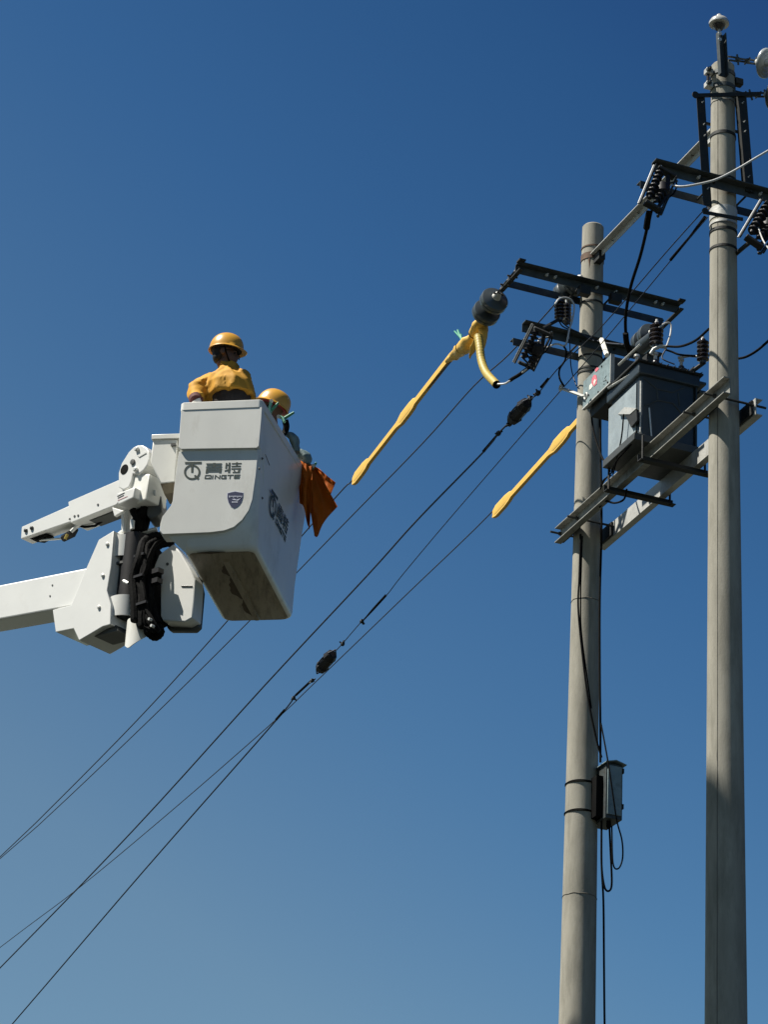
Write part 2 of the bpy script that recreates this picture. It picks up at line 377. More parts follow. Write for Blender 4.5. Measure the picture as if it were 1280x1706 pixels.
# ------------------------------------------------------------------ insulators
def disc_string(p0, d, n, label, r=.127, pitch=.146, m=porc_g, rim=.056, group=None):
    d = V(d).normalized(); t = thing('disc_insulator', p0, label, 'insulator', group)
    for i in range(n):
        q = V(p0)+d*(i*pitch)
        MB().lathe(q, d, [(-.02, .014), (0, .03), (.045, .042), (.05, .045)], 16).build('metal_cap', steel_l if i == 0 else steel, t)
        MB().lathe(q+d*.05, d, [(-.01, .03), (0, .06), (.010, r*.80), (.018, r*.97), (.026, r), (.026+rim*.42, r), (.026+rim*.5, r*.92), (.026+rim*.58, r), (.026+rim, r), (.034+rim, r*.96), (.022+rim, r*.8), (.034+rim, r*.7), (.022+rim, r*.55), (.034+rim, r*.45), (.024+rim, .03), (.064+rim, .014)], 32).build('disc', m, t)
    return t
def link(p0, p1, name='shackle', label='', par=None, r=.012):
    d = (p1-p0); L = d.length; d.normalize(); s = d.cross(Z).normalized()
    k = max(2, int(L/.07)); o = None
    m = MB()
    for i in range(k):
        a = p0+d*(L*i/k); b = p0+d*(L*(i+1)/k); x = s if i % 2 else s.cross(d)
        m.tube([a+x*r*1.4, b+x*r*1.4], r*.7, 6).tube([a-x*r*1.4, b-x*r*1.4], r*.7, 6).ball(b, r*2.0, 8)
        m.tube([b-x*r*4, b+x*r*4], r*.7, 6)
    return m
def shed_col(par, p, d, L, r, n, m=porc_b, name='shed_column'):
    prof = [(-.02, r*.5), (0, r*.55)]
    for i in range(n):
        t0 = L*i/n; s = L/n
        prof += [(t0+.05*s, r*.5), (t0+.35*s, r), (t0+.55*s, r), (t0+.65*s, r*.55), (t0+.95*s, r*.5)]
    prof += [(L+.01, r*.45)]
    return MB().lathe(p, d, prof, 18).build(name, m, par)

Q1 = ((2.4, -.77), (3, -.77))
s0, s1, s2 = Pb(866, 446, -.77), Pb(831, 490, -.77), Pb(797, 541, -.77)
dn = (s2-s1).normalized()
t = disc_string(s1, dn, 2, 'dark grey double disc insulator hanging from the left end of the upper crossarm', .125, .17)
link(s0, s1).build('shackle', steel_d, t)
s3, s4 = Pb(985, 452, .06), Pb(940, 492, -.18)
t = disc_string(Pb(968, 462, -.12), (s4-Pb(968, 462, -.12)), 2, 'grey disc insulators half hidden between the upper crossarm and left pole', .11, .12)
e0, e1 = Pb(1106, 536, .77), Pb(1050, 596, .77)
t = disc_string(e0.lerp(e1, .25), e1-e0, 2, 'disc insulator behind the transformer at the right end of the upper crossarm', .115, .13)
link(e0, e0.lerp(e1, .25)).build('shackle', steel_d, t)
# right hand strings leaving the picture
for (q, lab, bb_) in (((1262, 104), 'pale edged disc insulator beside the right pole head', .0), ((1277, 158), 'disc insulator just below, held by the black clasp bar', .0)):
    p0 = Pa(q[0], q[1], -.1); dd = Pa(q[0]+60, q[1]+6, -.35)-p0
    t = disc_string(p0, dd, 2, lab, .125, .14, porc_g if q[0] > 1270 else porc_p, rim=.014)
    ps = Pa(1214, 97 if q[0] < 1270 else 158, -.09)
    link(ps, p0).build('shackle', steel, t)

# ------------------------------------------------------------------ wires
def wire(name, pts, r, label, m=wire_m, cat='wire', k=5, group=None):
    return solo(MB().tube(spl(pts, k), r, 8), name, m, label, cat, group)
GL = 'conductors running away to the left'
w1 = [Pb(x, y, -.77) for x, y in ((800, 538), (770, 580), (690, 675), (590, 797), (558, 830), (372, 1042), (228, 1200), (80, 1350), (0, 1427), (-300, 1712))]
wire('power_line', w1, .0068, 'conductor leaving the long yellow cover and passing behind the bucket', group=GL)
w2 = [Pb(x, y, -.2) for x, y in ((940, 490), (925, 507), (850, 589), (790, 643), (704, 739), (576, 870), (408, 1042), (248, 1200), (86, 1354), (0, 1430), (-300, 1690))]
wire('power_line', w2, .0064, 'conductor from the middle insulators, next to the one under the yellow cover', group=GL)
w5 = [Pb(x, y, .77) for x, y in ((1050, 596), (958, 702), (820, 853), (680, 988), (524, 1138), (455, 1203), (290, 1347), (130, 1480), (0, 1578), (-300, 1808))]
wire('power_line', w5, .0060, 'thin conductor leaving the short yellow cover, crossing the thick stay wire low down', group=GL)
g3 = ((0, -.14), (SPAN, -.24)); g4 = ((0, -.16), (SPAN, -.34))
P3 = lambda x, y: Pl(x, y, *g3)
P4 = lambda x, y: Pl(x, y, *g4)
def straight(f, pts): return [f(*q) for q in pts]
sw3 = thing('stay_wire', P3(1180, 345), 'thick stay wire with a black insulator close to the left pole', 'stay wire', 'stay wires with black strain insulators')
MB().tube(spl(straight(P3, ((1180, 343), (1111, 420), (1005, 542), (933, 611), (900, 652), (884, 666))), 5), .0052, 6).build('upper_strand', strand, sw3)
MB().tube(spl(straight(P3, ((848, 705), (832, 721), (804, 755), (694, 868), (611, 960), (440, 1143), (220, 1385), (0, 1612), (-300, 1915))), 5), .0088, 6).build('lower_strand', strand, sw3)
MB().tube(straight(P3, ((914, 631), (902, 645))), .012, 8).build('splice', black, sw3)
MB().tube(straight(P3, ((831, 722), (806, 752))), [.010, .014], 8).build('splice', black, sw3)
def egg(par, f, q0, q1, r=.062, fl=.8):
    p0, p1 = f(*q0), f(*q1); d = p1-p0; L = d.length
    MB().lathe(p0, d, [(0, r*.5), (.012, r*.8), (L*.25, r), (L*.3, r*.86), (L*.7, r*.86), (L*.75, r), (L-.012, r*.8), (L, r*.5)], 8).build('insulator_block', polymer, par, ang=25)
    for s in (1, -1):
        sd_ = d.cross(Z).normalized()*s
        MB().tube(spl([p0-d.normalized()*.07, p0+sd_*r*.7+d*.1, p0.lerp(p1, .5)+sd_*r*.95, p1-sd_*-r*.7-d*.1, p1+d.normalized()*.07], 5), .007, 6).build('wire_loop', strand, par)
def clampnut(par, p, s=.035):
    m = MB().ball(p, s*.8, 8)
    for k in range(3):
        d = V((random.uniform(-1, 1), random.uniform(-1, 1), random.uniform(-1, 1))).normalized()
        m.tube([p-d*s*.3, p+d*s*1.5], s*.28, 6)
    m.box(p, A*s*.9, B*s*.5, Z*s*.5)
    m.build('wire_clamp', steel_d, par)
egg(sw3, P3, (879, 670), (853, 701), .068)
for q in ((897, 655), (884, 664), (850, 706), (831, 722)): clampnut(sw3, P3(*q), .03)
sw4 = thing('stay_wire', P4(1170, 372), 'stay wire whose black insulator hangs right of the bucket', 'stay wire', 'stay wires with black strain insulators')
MB().tube(spl(straight(P4, ((1180, 362), (1130, 420), (1010, 564), (877, 717), (747, 867), (669, 960), (644, 992), (603, 1035), (571, 1072), (556, 1088))), 4), .0046, 6).build('upper_strand', strand, sw4)
MB().tube(straight(P4, ((1176, 362), (1150, 395), (1118, 433))), [.017, .01, .013], 8).build('splice', black, sw4)
MB().tube(straight(P4, ((643, 992), (622, 1015), (606, 1033))), [.012, .012, .006], 8).build('splice', black, sw4)
MB().tube(spl(straight(P4, ((520, 1133), (488, 1163), (460, 1200), (240, 1450), (20, 1706), (-300, 2075))), 5), [.008]*(5*5+1), 6).build('lower_strand', strand, sw4)
MB().tube(straight(P4, ((520, 1133), (493, 1158))), .012, 8).build('splice', black, sw4)
MB().tube(straight(P4, ((474, 1183), (460, 1199))), .013, 8).build('splice', black, sw4)
egg(sw4, P4, (554, 1089), (533, 1116), .068)
for q in ((603, 1035), (571, 1073), (520, 1134), (489, 1163)): clampnut(sw4, P4(*q), .026)

# ------------------------------------------------------------------ yellow insulating covers
def cover(pts, f, label):
    # pts: (x, y, radius in m) along the conductor
    t = thing('line_cover', f(pts[0][0], pts[0][1]), label, 'insulating cover', 'yellow covers on the conductors')
    P = [f(x, y) for x, y, r in pts]; R = [r for x, y, r in pts]
    d = (P[-1]-P[0]).normalized(); side = d.cross(Z).normalized(); up = side.cross(d)
    m = MB(); rings = []
    for p, r in zip(P, R):                                              # flat sided sleeve, taller than it is wide
        rings.append([p+side*(math.copysign(abs(math.cos(a))**.35, math.cos(a))*r*.42)+up*(math.copysign(abs(math.sin(a))**.7, math.sin(a))*r*1.12) for a in [2*math.pi*k/20 for k in range(20)]])
    m.loft(rings).build('cover_shell', yel, t)
    m = MB(); L_ = []
    for q, r in zip(P, R): L_.append([q-up*r*.8+side*.017, q-up*(r*1.1+.012)+side*.017, q-up*(r*1.1+.012)-side*.017, q-up*r*.8-side*.017])
    m.loft(L_)
    m.build('cover_lip', yel, t)
    return t
def along(q0, q1, prof):
    return [(q0[0]+(q1[0]-q0[0])*s, q0[1]+(q1[1]-q0[1])*s, r) for s, r in prof]
cover(along((752, 592), (589, 801), [(0, .030), (.06, .029), (.36, .028), (.38, .045), (.42, .052), (.50, .052), (.54, .033), (.56, .027), (.84, .026), (.86, .042), (.90, .052), (.97, .052), (1, .034)]), lambda x, y: Pb(x, y, -.77), 'long yellow line cover below the grey discs, left of the poles')
cover(along((1003, 657), (823, 856), [(0, .030), (.2, .029), (.29, .028), (.31, .046), (.35, .055), (.43, .055), (.47, .034), (.49, .028), (.83, .027), (.85, .042), (.89, .052), (.97, .052), (1, .034)]), lambda x, y: Pb(x, y, .77), 'shorter yellow line cover emerging from behind the left pole')
# wrapped blanket on the dead end clamp
bl = thing('insulating_blanket', Pb(780, 570, -.77), 'crumpled yellow blanket wrapped and tied below the grey discs', 'insulating blanket')
def lump(pp, name, m, par, seed=0, amp=.018, n=22, flat=.75, f=None):
    P = [f(x, y) for x, y, r in pp]; R = [r for x, y, r in pp]
    PP = spl(P, 5); RR = []
    for i in range(len(P)-1):
        for j in range(5): RR.append(R[i]+(R[i+1]-R[i])*j/5)
    RR.append(R[-1])
    mb = MB().tube(PP, RR, n, flat=flat)
    for i, v in enumerate(mb.v):
        q = v*14+V((seed, seed*2, 0)); nv = noise.noise_vector(q)*.6+noise.noise_vector(q*2.3)*.4
        mb.v[i] = v+nv*amp
    return mb.build(name, m, par, ang=50)
FB = lambda x, y: Pb(x, y, -.78)
lump([(802, 533, .045), (797, 545, .062), (790, 560, .052)], 'upper_wrap', yel, bl, 1, .014, f=FB)
lump([(791, 558, .045), (782, 572, .074), (772, 580, .070), (758, 592, .046), (747, 601, .030)], 'lower_wrap', yel, bl, 4, .018, f=FB, flat=.85)
lump([(796, 560, .02), (790, 578, .035), (783, 598, .006)], 'loose_corner', yel, bl, 9, .015, f=FB, flat=.35)
lump([(806, 538, .04), (806, 552, .045), (805, 568, .035), (802, 586, .02)], 'back_flap', yel, bl, 14, .01, f=lambda x, y: Pb(x, y, -.74), flat=.6)
for q, r_ in (((791, 557), .050), ((771, 581), .062)):
    p = FB(*q); d = (FB(760, 592)-FB(798, 545)).normalized(); sd1 = d.cross(Z).normalized(); u1 = sd1.cross(d)
    MB().tube([p+sd1*math.cos(a)*r_*1.02+u1*math.sin(a)*r_*.85 for a in [2*math.pi*k/20 for k in range(21)]], .008, 6, cap=False).build('tie_band', black, bl)
for q in ((768, 557), (763, 550)):
    cl = FB(770, 566)
    MB().tube([FB(771, 570), FB(*q)], [.012, .009], 6).build('clip', dgreen, bl)
MB().tube([FB(773, 568), FB(758, 552)], [.012, .009], 6).build('clip', dgreen, bl)
hz = thing('insulating_hose', FB(800, 590), 'dull yellow ribbed hose curving down from the blanket', 'hose')
hp = spl([Pb(797, 560, -.79), Pb(800, 580, -.79), Pb(803, 602, -.79), Pb(811, 622, -.79), Pb(828, 641, -.79)], 14)
MB().tube(hp, [.036+(.0022 if i % 3 == 0 else 0) for i in range(len(hp))], 14).build('hose_body', yel2, hz)
MB().lathe(hp[-1], hp[-1]-hp[-2], [(-.003, .037), (.001, .037), (.0015, .03)], 14).build('hose_mouth', black, hz)

# ------------------------------------------------------------------ fuse switches
def switch(top, bot, lab, side, sz=1.0):
    t = thing('fuse_switch', (top+bot)/2, lab, 'fuse switch', 'black fuse switches')
    d = bot-top; L = d.length; d = d.normalized(); s = V(side); s = (s-d*s.dot(d)).normalized(); n_ = d.cross(s)
    shed_col(t, top-s*.055*sz+d*L*.12, d, L*.66, .043*sz, 6, polymer, 'shed_column')
    shed_col(t, top+s*.060*sz+d*L*.42+n_*.02, d-s*.25, L*.42, .036*sz, 4, polymer, 'shed_column')
    MB().tube([top+s*.03*sz+d*L*.1, top+s*.085*sz+d*L*.5, top+s*.05*sz+d*L*.92], [.018, .022, .014], 8).build('fuse_tube', polymer, t)
    MB().tube(spl([top+s*.09*sz, top+s*.15*sz+d*L*.2-n_*.03, top+s*.11*sz+d*L*.55, top-s*.02*sz+d*L*.8-n_*.05], 5), .007, 6).build('flexible_lead', black, t)
    for o in (-.115, .105):
        MB().box((top+bot)/2+s*o*sz, d*L*.5, s*.006, n_*.012).build('side_plate', steel_d, t)
    MB().tube([top+s*-.125*sz-n_*.02, bot+s*-.125*sz-n_*.02], .008, 6).build('guide_rod', alu, t)
    MB().tube([top+s*.12*sz+d*L*.35-n_*.03, bot+s*.09*sz-n_*.03], .011, 6).build('fuse_tube', steel, t)
    MB().box(top+d*L*.06, d*.012, s*.09*sz, n_*.03).build('head_plate', steel_d, t, bevel=.004)
    MB().box(bot-d*L*.06, d*.013, s*.08*sz, n_*.03).build('foot_plate', steel_d, t, bevel=.004)
    MB().lathe(top+d*L*.34+s*.01*sz, d+s*.3, [(0, .035), (.02, .055), (.09, .058), (.12, .03)], 12).build('arc_chamber', polymer, t)
    for k in range(4):
        q = top+d*L*(.2+.2*k); MB().tube([q-s*(.10-.03*(k % 2))*sz-n_*.03, q+s*.02+d*.03-n_*.05, q+s*(.13-.02*k)*sz+d*.05*(1 if k % 2 else -1)], .008, 6).build('linkage_rod', steel_d if k % 2 else steel, t)
    for k in range(5):
        MB().ball(top+d*L*(.15+.17*k)+s*(.04 if k % 2 else -.03)*sz-n_*.05, .0115, 8).build('bolt', bolt_m, t)
    for k in range(3):
        MB().ball(bot-d*(.02+.03*k)+s*(.08-.02*k)-n_*.05, .014, 8).build('contact', steel_d, t)
    return t
def ins_post(p, d, L, r, n, lab, m=porc_b, arm=None):
    t = thing('surge_arrester', p, lab, 'arrester', 'ribbed brown arresters')
    shed_col(t, p, d, L, r, n, m)
    MB().lathe(V(p)+V(d).normalized()*L, d, [(0, r*.35), (.02, r*.35), (.022, r*.2), (.045, r*.2)], 8).build('terminal', bolt_m, t)
    MB().lathe(V(p), -V(d), [(0, r*.5), (.025, r*.4)], 10).build('base', steel_d, t)
    if arm: MB().tube([V(q) for q in arm], .017, 6).build('support_arm', steel_d, t)
    return t
sA, sB = Pb(906, 548, -.62), Pb(874, 612, -.68)
switch(sA, sB, 'black fuse switch under the lower crossarm of the left pole', B, .85)
switch(Pa(1112, 284, -.28), Pa(1086, 348, -.33), 'black fuse switch at the left end of the right pole crossarm', B, .85)
switch(Pa(1292, 345, -.28), Pa(1255, 408, -.36), 'black fuse switch at the right edge of the picture', B, 1.0)
p = Pa(934, 531, 2.25)
ins_post(p, Z-B*.05, .17, .05, 5, 'left of two ribbed arresters above the lower crossarm on the left pole', arm=[p, Pa(905, 547, 2.2)])
p2_ = Pa(945, 536, 2.4)
ins_post(p2_, Z-B*.05, .17, .045, 5, 'right of two ribbed arresters beside the left pole', arm=[p2_, Pa(934, 533, 2.3)])
p = Pa(1094, 576, 1.0)
ins_post(p, Z+B*.02, .20, .058, 5, 'ribbed arrester standing over the middle of the transformer lid')
p = Pa(1172, 602, .75)
ins_post(p, Z, .19, .05, 5, 'ribbed arrester against the right pole, over the end of the transformer', arm=[p-Z*.02, Pa(1150, 622, .85)])

# ------------------------------------------------------------------ jumper cables
JG = 'jumper cables round the transformer'
def jump(pts, r, lab, m=wire_m): return wire('jumper_cable', pts, r, lab, m, 'cable', 6, JG)
jump([Pa(x, y, -.3-.05*i) for i, (x, y) in enumerate(((1121, 309), (1135, 311), (1158, 308), (1194, 299), (1230, 281), (1262, 262), (1300, 240)))], .0095, 'pale conductor bowing across the right pole above its crossarm', alu)
jump([Pa(*q) for q in ((1086, 352, -.33), (1080, 375, -.2), (1068, 425, .2), (1051, 480, .6), (1043, 530, .9), (1045, 570, 1.05), (1050, 585, 1.1))], .013, 'thick black cable dropping from the right pole switch to the transformer', black)
jump([Pa(*q) for q in ((1083, 352, -.33), (1080, 366, -.28), (1078, 380, -.2))], .026, 'black cable boot under the left switch of the right pole', black)
jump([Pa(*q) for q in ((1043, 555, .98), (1045, 572, 1.04), (1051, 588, 1.1))], .024, 'black cable boot at the left end of the transformer lid', black)
jump([Pa(*q) for q in ((1098, 546, .95), (1110, 538, .95), (1118, 540, .95), (1118, 556, .93), (1112, 576, .93))], .0075, 'pale loop from the arrester over the transformer lid', alu)
jump([Pa(*q) for q in ((1112, 577, .93), (1135, 577, .8), (1160, 567, .5), (1182, 548, .2))], .0105, 'black cable rising from the transformer lid towards the right pole', black)
jump([Pa(*q) for q in ((1228, 598, .3), (1245, 594, .2), (1265, 582, .1), (1290, 560, 0))], .0105, 'black cable leaving to the right beyond the right pole', black)
jump([Pa(*q) for q in ((1108, 582, .93), (1120, 586, .9), (1134, 591, .85), (1160, 593, .8))], .009, 'short black cable between the two arresters over the lid', black)
jump([Pa(*q) for q in ((1110, 582, .9), (1104, 594, .9), (1108, 600, .88), (1125, 607, .85))], .006, 'thin slack wire behind the middle bushing')
jump([Pa(*q) for q in ((925, 507, 2.2), (934, 497, 2.2), (948, 497, 2.2), (957, 508, 2.2), (955, 530, 2.2), (949, 550, 2.2), (945, 570, 2.2), (940, 576, 2.2), (926, 573, 2.2), (906, 582, 2.2))], .0085, 'pale looping conductor left of the left pole', alu)
jump([Pa(*q) for q in ((932, 532, 2.25), (950, 547, 2.2), (975, 558, 2.25), (1003, 570, 2.1), (1040, 574, 1.6))], .0065, 'upper of two thin wires crossing the left pole under the upper crossarm')
jump([Pa(*q) for q in ((932, 535, 2.25), (940, 545, 2.2), (965, 555, 2.25), (990, 568, 2.15))], .0065, 'lower of two thin wires crossing the left pole under the upper crossarm')
jump([Pa(*q) for q in ((940, 577, 2.2), (944, 585, 2.2), (942, 600, 2.2), (933, 615, 2.2), (933, 630, 2.2), (940, 643, 2.1))], .0085, 'black cable hanging from the left switch to the white bracket', black)
jump([Pa(*q) for q in ((950, 500, 2.3), (950, 560, 2.25), (952, 610, 2.2), (960, 640, 2.1), (966, 648, 2.0))], .005, 'thin earth wire down beside the left pole')
jump([Pb(*q) for q in ((829, 640, -.79), (842, 639, -.76), (852, 633, -.74), (866, 624, -.7), (878, 615, -.68))], .0085, 'pale lead from the yellow hose mouth to the left switch', alu)
jump([Pb(*q) for q in ((850, 634, -.74), (856, 630, -.73), (866, 624, -.70), (882, 612, -.66))], .016, 'dark sleeve on the lead below the left switch', black)
jump([Pa(*q) for q in ((1262, 372, -.3), (1268, 390, -.4), (1275, 405, -.5), (1290, 425, -.6))], .006, 'pale lead under the switch at the right edge', alu)
jump([Pa(*q) for q in ((1250, 404, -.3), (1240, 412, -.2), (1226, 424, -.05))], .018, 'dark sleeve running from the right edge switch behind the right pole', steel_d)

# ------------------------------------------------------------------ platform beams
def channel(par, a0, a1, b, h, s, m, name='channel_beam'):
    H, F_, th = .14, .060, .008
    prof = [(0, -H/2), (F_, -H/2), (F_, -H/2+th), (th, -H/2+th), (th, H/2-th), (F_, H/2-th), (F_, H/2), (0, H/2)]
    return MB().sweep(prof, W(a0, b, h), W(a1, b, h), B*s, Z).build(name, m, par)
HB = 11.55
pf = thing('transformer_platform', W(1.2, 0, HB), 'pair of steel channel beams bolted across both poles under the transformer', 'platform')
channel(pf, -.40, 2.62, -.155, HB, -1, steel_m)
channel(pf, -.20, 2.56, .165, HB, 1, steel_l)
for a_ in (.79, 1.40):
    x = MB().sweep([(-.03, -.03), (.03, -.03), (.03, .03), (.023, .03), (.023, -.023), (-.03, -.023)], W(a_, -.33, HB-.105), W(a_, .29, HB-.105), A, Z).build('cross_bar', steel_d, pf)
    for b_ in (-.3, .25): MB().tube([W(a_, b_, HB-.14), W(a_, b_, HB+.09)], .010, 6).build('hook_bolt', steel_d, pf)
for a_, o in ((0, OR), (SPAN, OL)):
    for s in (-1, 1):
        MB().tube([W(a_+s*.17, -.26, HB+.02), W(a_+s*.17, .27, HB+.02)], .010, 8).build('through_bolt', steel_d, pf)
        bolts(pf, [W(a_+s*.17, -.163, HB+.02)], -B, .018, .018, steel_d)
    MB().abh(a_-.17, a_+.17, -.153, -.135, HB-.06, HB+.06).build('clamp_plate', steel_d, pf)
    MB().abh(a_-.17, a_+.17, .145, .162, HB-.06, HB+.06).build('clamp_plate', steel_d, pf)

# ------------------------------------------------------------------ transformer
TA0, TA1, TB0, TB1, TH0, TH1 = .86, 1.40, -.29, .20, HB+.075, 12.22
tf = thing('transformer', W(1.1, 0, TH0), 'dark blue grey oil transformer standing on the beams between the poles', 'transformer')
r_ = .05
def rr_ring(a0, a1, b0, b1, h, r):
    out_ = []
    for (ca, cb, s0) in ((a1-r, b1-r, 0), (a0+r, b1-r, 90), (a0+r, b0+r, 180), (a1-r, b0+r, 270)):
        for k in range(5):
            an = math.radians(s0+22.5*k); out_.append(W(ca+r*math.cos(an), cb+r*math.sin(an), h))
    return out_
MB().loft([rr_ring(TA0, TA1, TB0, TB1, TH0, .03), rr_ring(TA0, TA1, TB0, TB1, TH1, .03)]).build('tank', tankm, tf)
MB().abh(TA0+.06, TA1+.02, TB0-.012, TB0-.002, TH0+.02, TH1-.05).build('sunlit_side', tank_l, tf, bevel=.003)  # sunlight on the tank's left face put into a paler colour
MB().abh(TA0-.03, TA1+.03, TB0-.03, TB1+.03, TH1, TH1+.10).build('lid', tankm, tf, bevel=.012)
MB().abh(TA0-.05, TA1+.05, TB0-.05, TB1+.05, TH1+.10, TH1+.118).build('lid_flange', steel_d, tf, bevel=.004)
MB().abh(TA0-.02, TA1+.02, TB0-.06, TB1+.03, TH0-.005, TH0+.06).build('base_frame', greyp, tf, bevel=.006)
for b in [TB0+.03+.06*k for k in range(9)]:
    if b < TB1+.03: bolts(tf, [W(TA0-.05, b, TH1+.108)], -A, .008, .01, steel_d)
# pressed ribs on the near face
def rib(pts, r=.006, m=None):
    MB().tube([W(TA0-.002, b, h) for b, h in pts], r, 6).build('pressed_rib', m or steel, tf)
def fc(x, y): q = Pa(x, y, TA0)-OR; return (q.dot(B), q.z)
for ln in (((1073, 630), (1095, 648)), ((1095, 648), (1121, 654), (1140, 646)), ((1095, 648), (1097, 667)), ((1075, 676), (1097, 667), (1122, 672), (1137, 690)), ((1131, 655), (1133, 676)), ((1082, 677), (1087, 732))):
    rib([fc(*q) for q in ln], .0055)
MB().tube([W(TA0-.004, *fc(1082, 680)), W(TA0-.004, *fc(1086, 730))], .007, 6).build('edge_strip', bolt_m, tf)
MB().tube([W(TA0-.002, TB0+.001, TH0+.08), W(TA0-.002, TB0+.001, TH1-.06)], .007, 6).build('corner_strip', steel_l, tf)
def bushing(x, y, a, hgt, r, n, m=porc_b):
    p = Pa(x, y, a); p.z = TH1+.118
    b_ = MB().lathe(p, Z, [(0, r*1.1), (.03, r*1.1), (.04, r*.8), (.05, r*1.3), (.07, r*1.35), (.08, r*.8), (hgt*.6, r*1.1), (hgt*.68, r*1.1), (hgt*.75, r*.6), (hgt, r*.45), (hgt+.01, .01)], 20).build('bushing', m, tf)
    MB().lathe(p+Z*hgt, Z, [(0, .014), (.05, .014), (.051, .024), (.07, .024)], 8).build('terminal', bolt_m, b_)
bushing(1093, 600, 1.0, .13, .05, 3); bushing(1136, 618, .98, .12, .05, 3); bushing(1062, 590, 1.1, .13, .05, 3, rust)
cl_p = Pa(1100, 580, 1.0)
MB().tube([Pa(1085, 590, 1.0), Pa(1090, 582, .98), Pa(1100, 577, .96), Pa(1112, 578, .94)], .016, 8).build('terminal_clamp', steel_l, tf)
MB().tube([Pa(1130, 596, .95), Pa(1150, 593, .9), Pa(1163, 594, .85)], .011, 8).build('terminal_clamp', steel_l, tf)
# conservator (small oil vessel) and lid lugs
MB().lathe(Pa(1068, 580, 1.35), -A+B*.1, [(0, .02), (.01, .06), (.22, .06), (.23, .02)], 20).build('oil_vessel', tankm, tf)
for a_, b_ in ((.88, -.26), (.9, .17)):
    MB().box(W(a_-.04, b_, TH1+.14), A*.04, B*.008, Z*.03).build('lifting_lug', steel_d, tf, bevel=.003)
MB().tube([W(.92, -.30, TH1+.06), W(1.35, -.34, TH1+.10)], .012, 6).build('drain_pipe', steel_l, tf)
for b_, h_ in ((.24, TH1+.05), (.24, TH1-.03)):
    MB().abh(TA0-.02, TA0+.3, b_-.01, b_+.05, h_-.012, h_+.012).build('side_hook', tankm, tf, bevel=.004)
MB().abh(TA0-.01, TA0+.04, TB1+.0, TB1+.012, TH0, TH1).build('fin', tankm, tf)

# low voltage terminal box with its red marks
ct = thing('terminal_box', W(1.65, -.28, 12.4), 'faded blue grey box with red marks hanging beside the left pole', 'terminal box')
c00, c01, c11, c10 = Pb(975, 641, -.34), Pb(1017, 592, -.34), Pb(1019.5, 635, -.34), Pb(981, 674, -.34)
ux = (c01-c00); 
def CB(s, t_, d=0): return c00.lerp(c01, s).lerp(c10.lerp(c11, s), t_)+B*d
a_hi = (c00-OR).dot(A); a_lo = (c11-OR).dot(A); h_lo = (c10.z+c11.z)/2; h_hi = (c00.z+c01.z)/2
MB().abh(a_lo, a_hi, -.34, -.10, h_lo, h_hi).build('case', greyp, ct, bevel=.004)
MB().abh(a_lo-.006, a_hi+.006, -.352, -.338, h_lo-.006, h_hi+.006).build('door', boxm, ct, bevel=.003)
MB().abh(a_lo-.012, a_lo-.002, -.356, -.32, h_lo-.012, h_hi+.012).build('door_edge', steel_l, ct)
MB().abh(a_lo-.012, a_hi+.01, -.356, -.33, h_lo-.018, h_lo-.006).build('door_edge', steel_l, ct)
def spot(x, y): return Pb(x, y, -.3535)
def decal(par, pts, m, name='mark', f=spot, ext=None):
    MB().prism([f(*q) for q in pts], ext if ext is not None else -B*.001).build(name, m, par)
zo = lambda x, y: (975+x/16., 590+y/16.)
decal(ct, [zo(*q) for q in ((250, 550), (310, 560), (330, 690), (320, 790), (250, 860), (215, 820), (180, 760), (195, 640))], red, 'red_mark')
decal(ct, [zo(*q) for q in ((270, 420), (330, 350), (380, 380), (330, 450), (290, 480))], red, 'red_mark')
decal(ct, [zo(*q) for q in ((160, 790), (190, 780), (215, 860), (150, 940), (115, 950), (120, 840))], cream, 'cream_mark')
decal(ct, [zo(*q) for q in ((230, 740), (265, 660), (300, 700), (250, 830))], cream, 'cream_mark', f=lambda x, y: Pb(x, y, -.3555))
for q in ((455, 325), (615, 755), (365, 1010), (110, 1090)):
    MB().lathe(spot(*zo(*q)), -B, [(0, .008), (.006, .008)], 8).build('screw', steel_d, ct)
for q0, q1 in (((580, 570), (530, 650)), ((530, 650), (620, 740)), ((490, 720), (560, 700)), ((500, 800), (530, 790))):
    MB().tube([spot(*zo(*q0)), spot(*zo(*q1))], .0022, 4).build('scratched_mark', steel_d, ct)
MB().abh(a_lo+.05, a_hi-.05, -.3, -.12, h_lo-.10, h_lo).build('gland_plate', steel_d, ct)
for k in range(3): MB().tube([W(a_lo+.08+.09*k, -.22, h_lo-.09), W(a_lo+.08+.09*k, -.22, h_lo-.16)], .02, 8).build('cable_gland', black, ct)
MB().abh(a_lo+.1, a_lo+.16, -.12, .0, h_lo+.02, h_lo+.06).build('mounting_arm', steel_d, ct)
MB().tube([Pb(1003, 566, -.2), Pb(1012, 592, -.25)], .022, 6).build('hinge_arm', cream, ct)
MB().tube([Pb(1032, 608, -.36), Pb(1068, 574, -.36)], .012, 6).build('stay_rod', steel_l, ct)
# white bracket reaching left from the box
wb = thing('bracket', Pb(955, 655, -.36), 'bright white bracket arm reaching left from the terminal box', 'bracket')
MB().tube([Pb(937, 647, -.36), Pb(975, 661, -.36)], .03, 4, flat=.5).build('arm_plate', steel_l, wb, bevel=.004)
for q in ((935, 646), (977, 660)):
    p = Pb(*q, -.39)
    MB().tube([p+A*math.cos(x)*.026+Z*math.sin(x)*.026 for x in [2*math.pi*k/12 for k in range(13)]], .009, 6, cap=False).build('eye_ring', steel_l, wb)
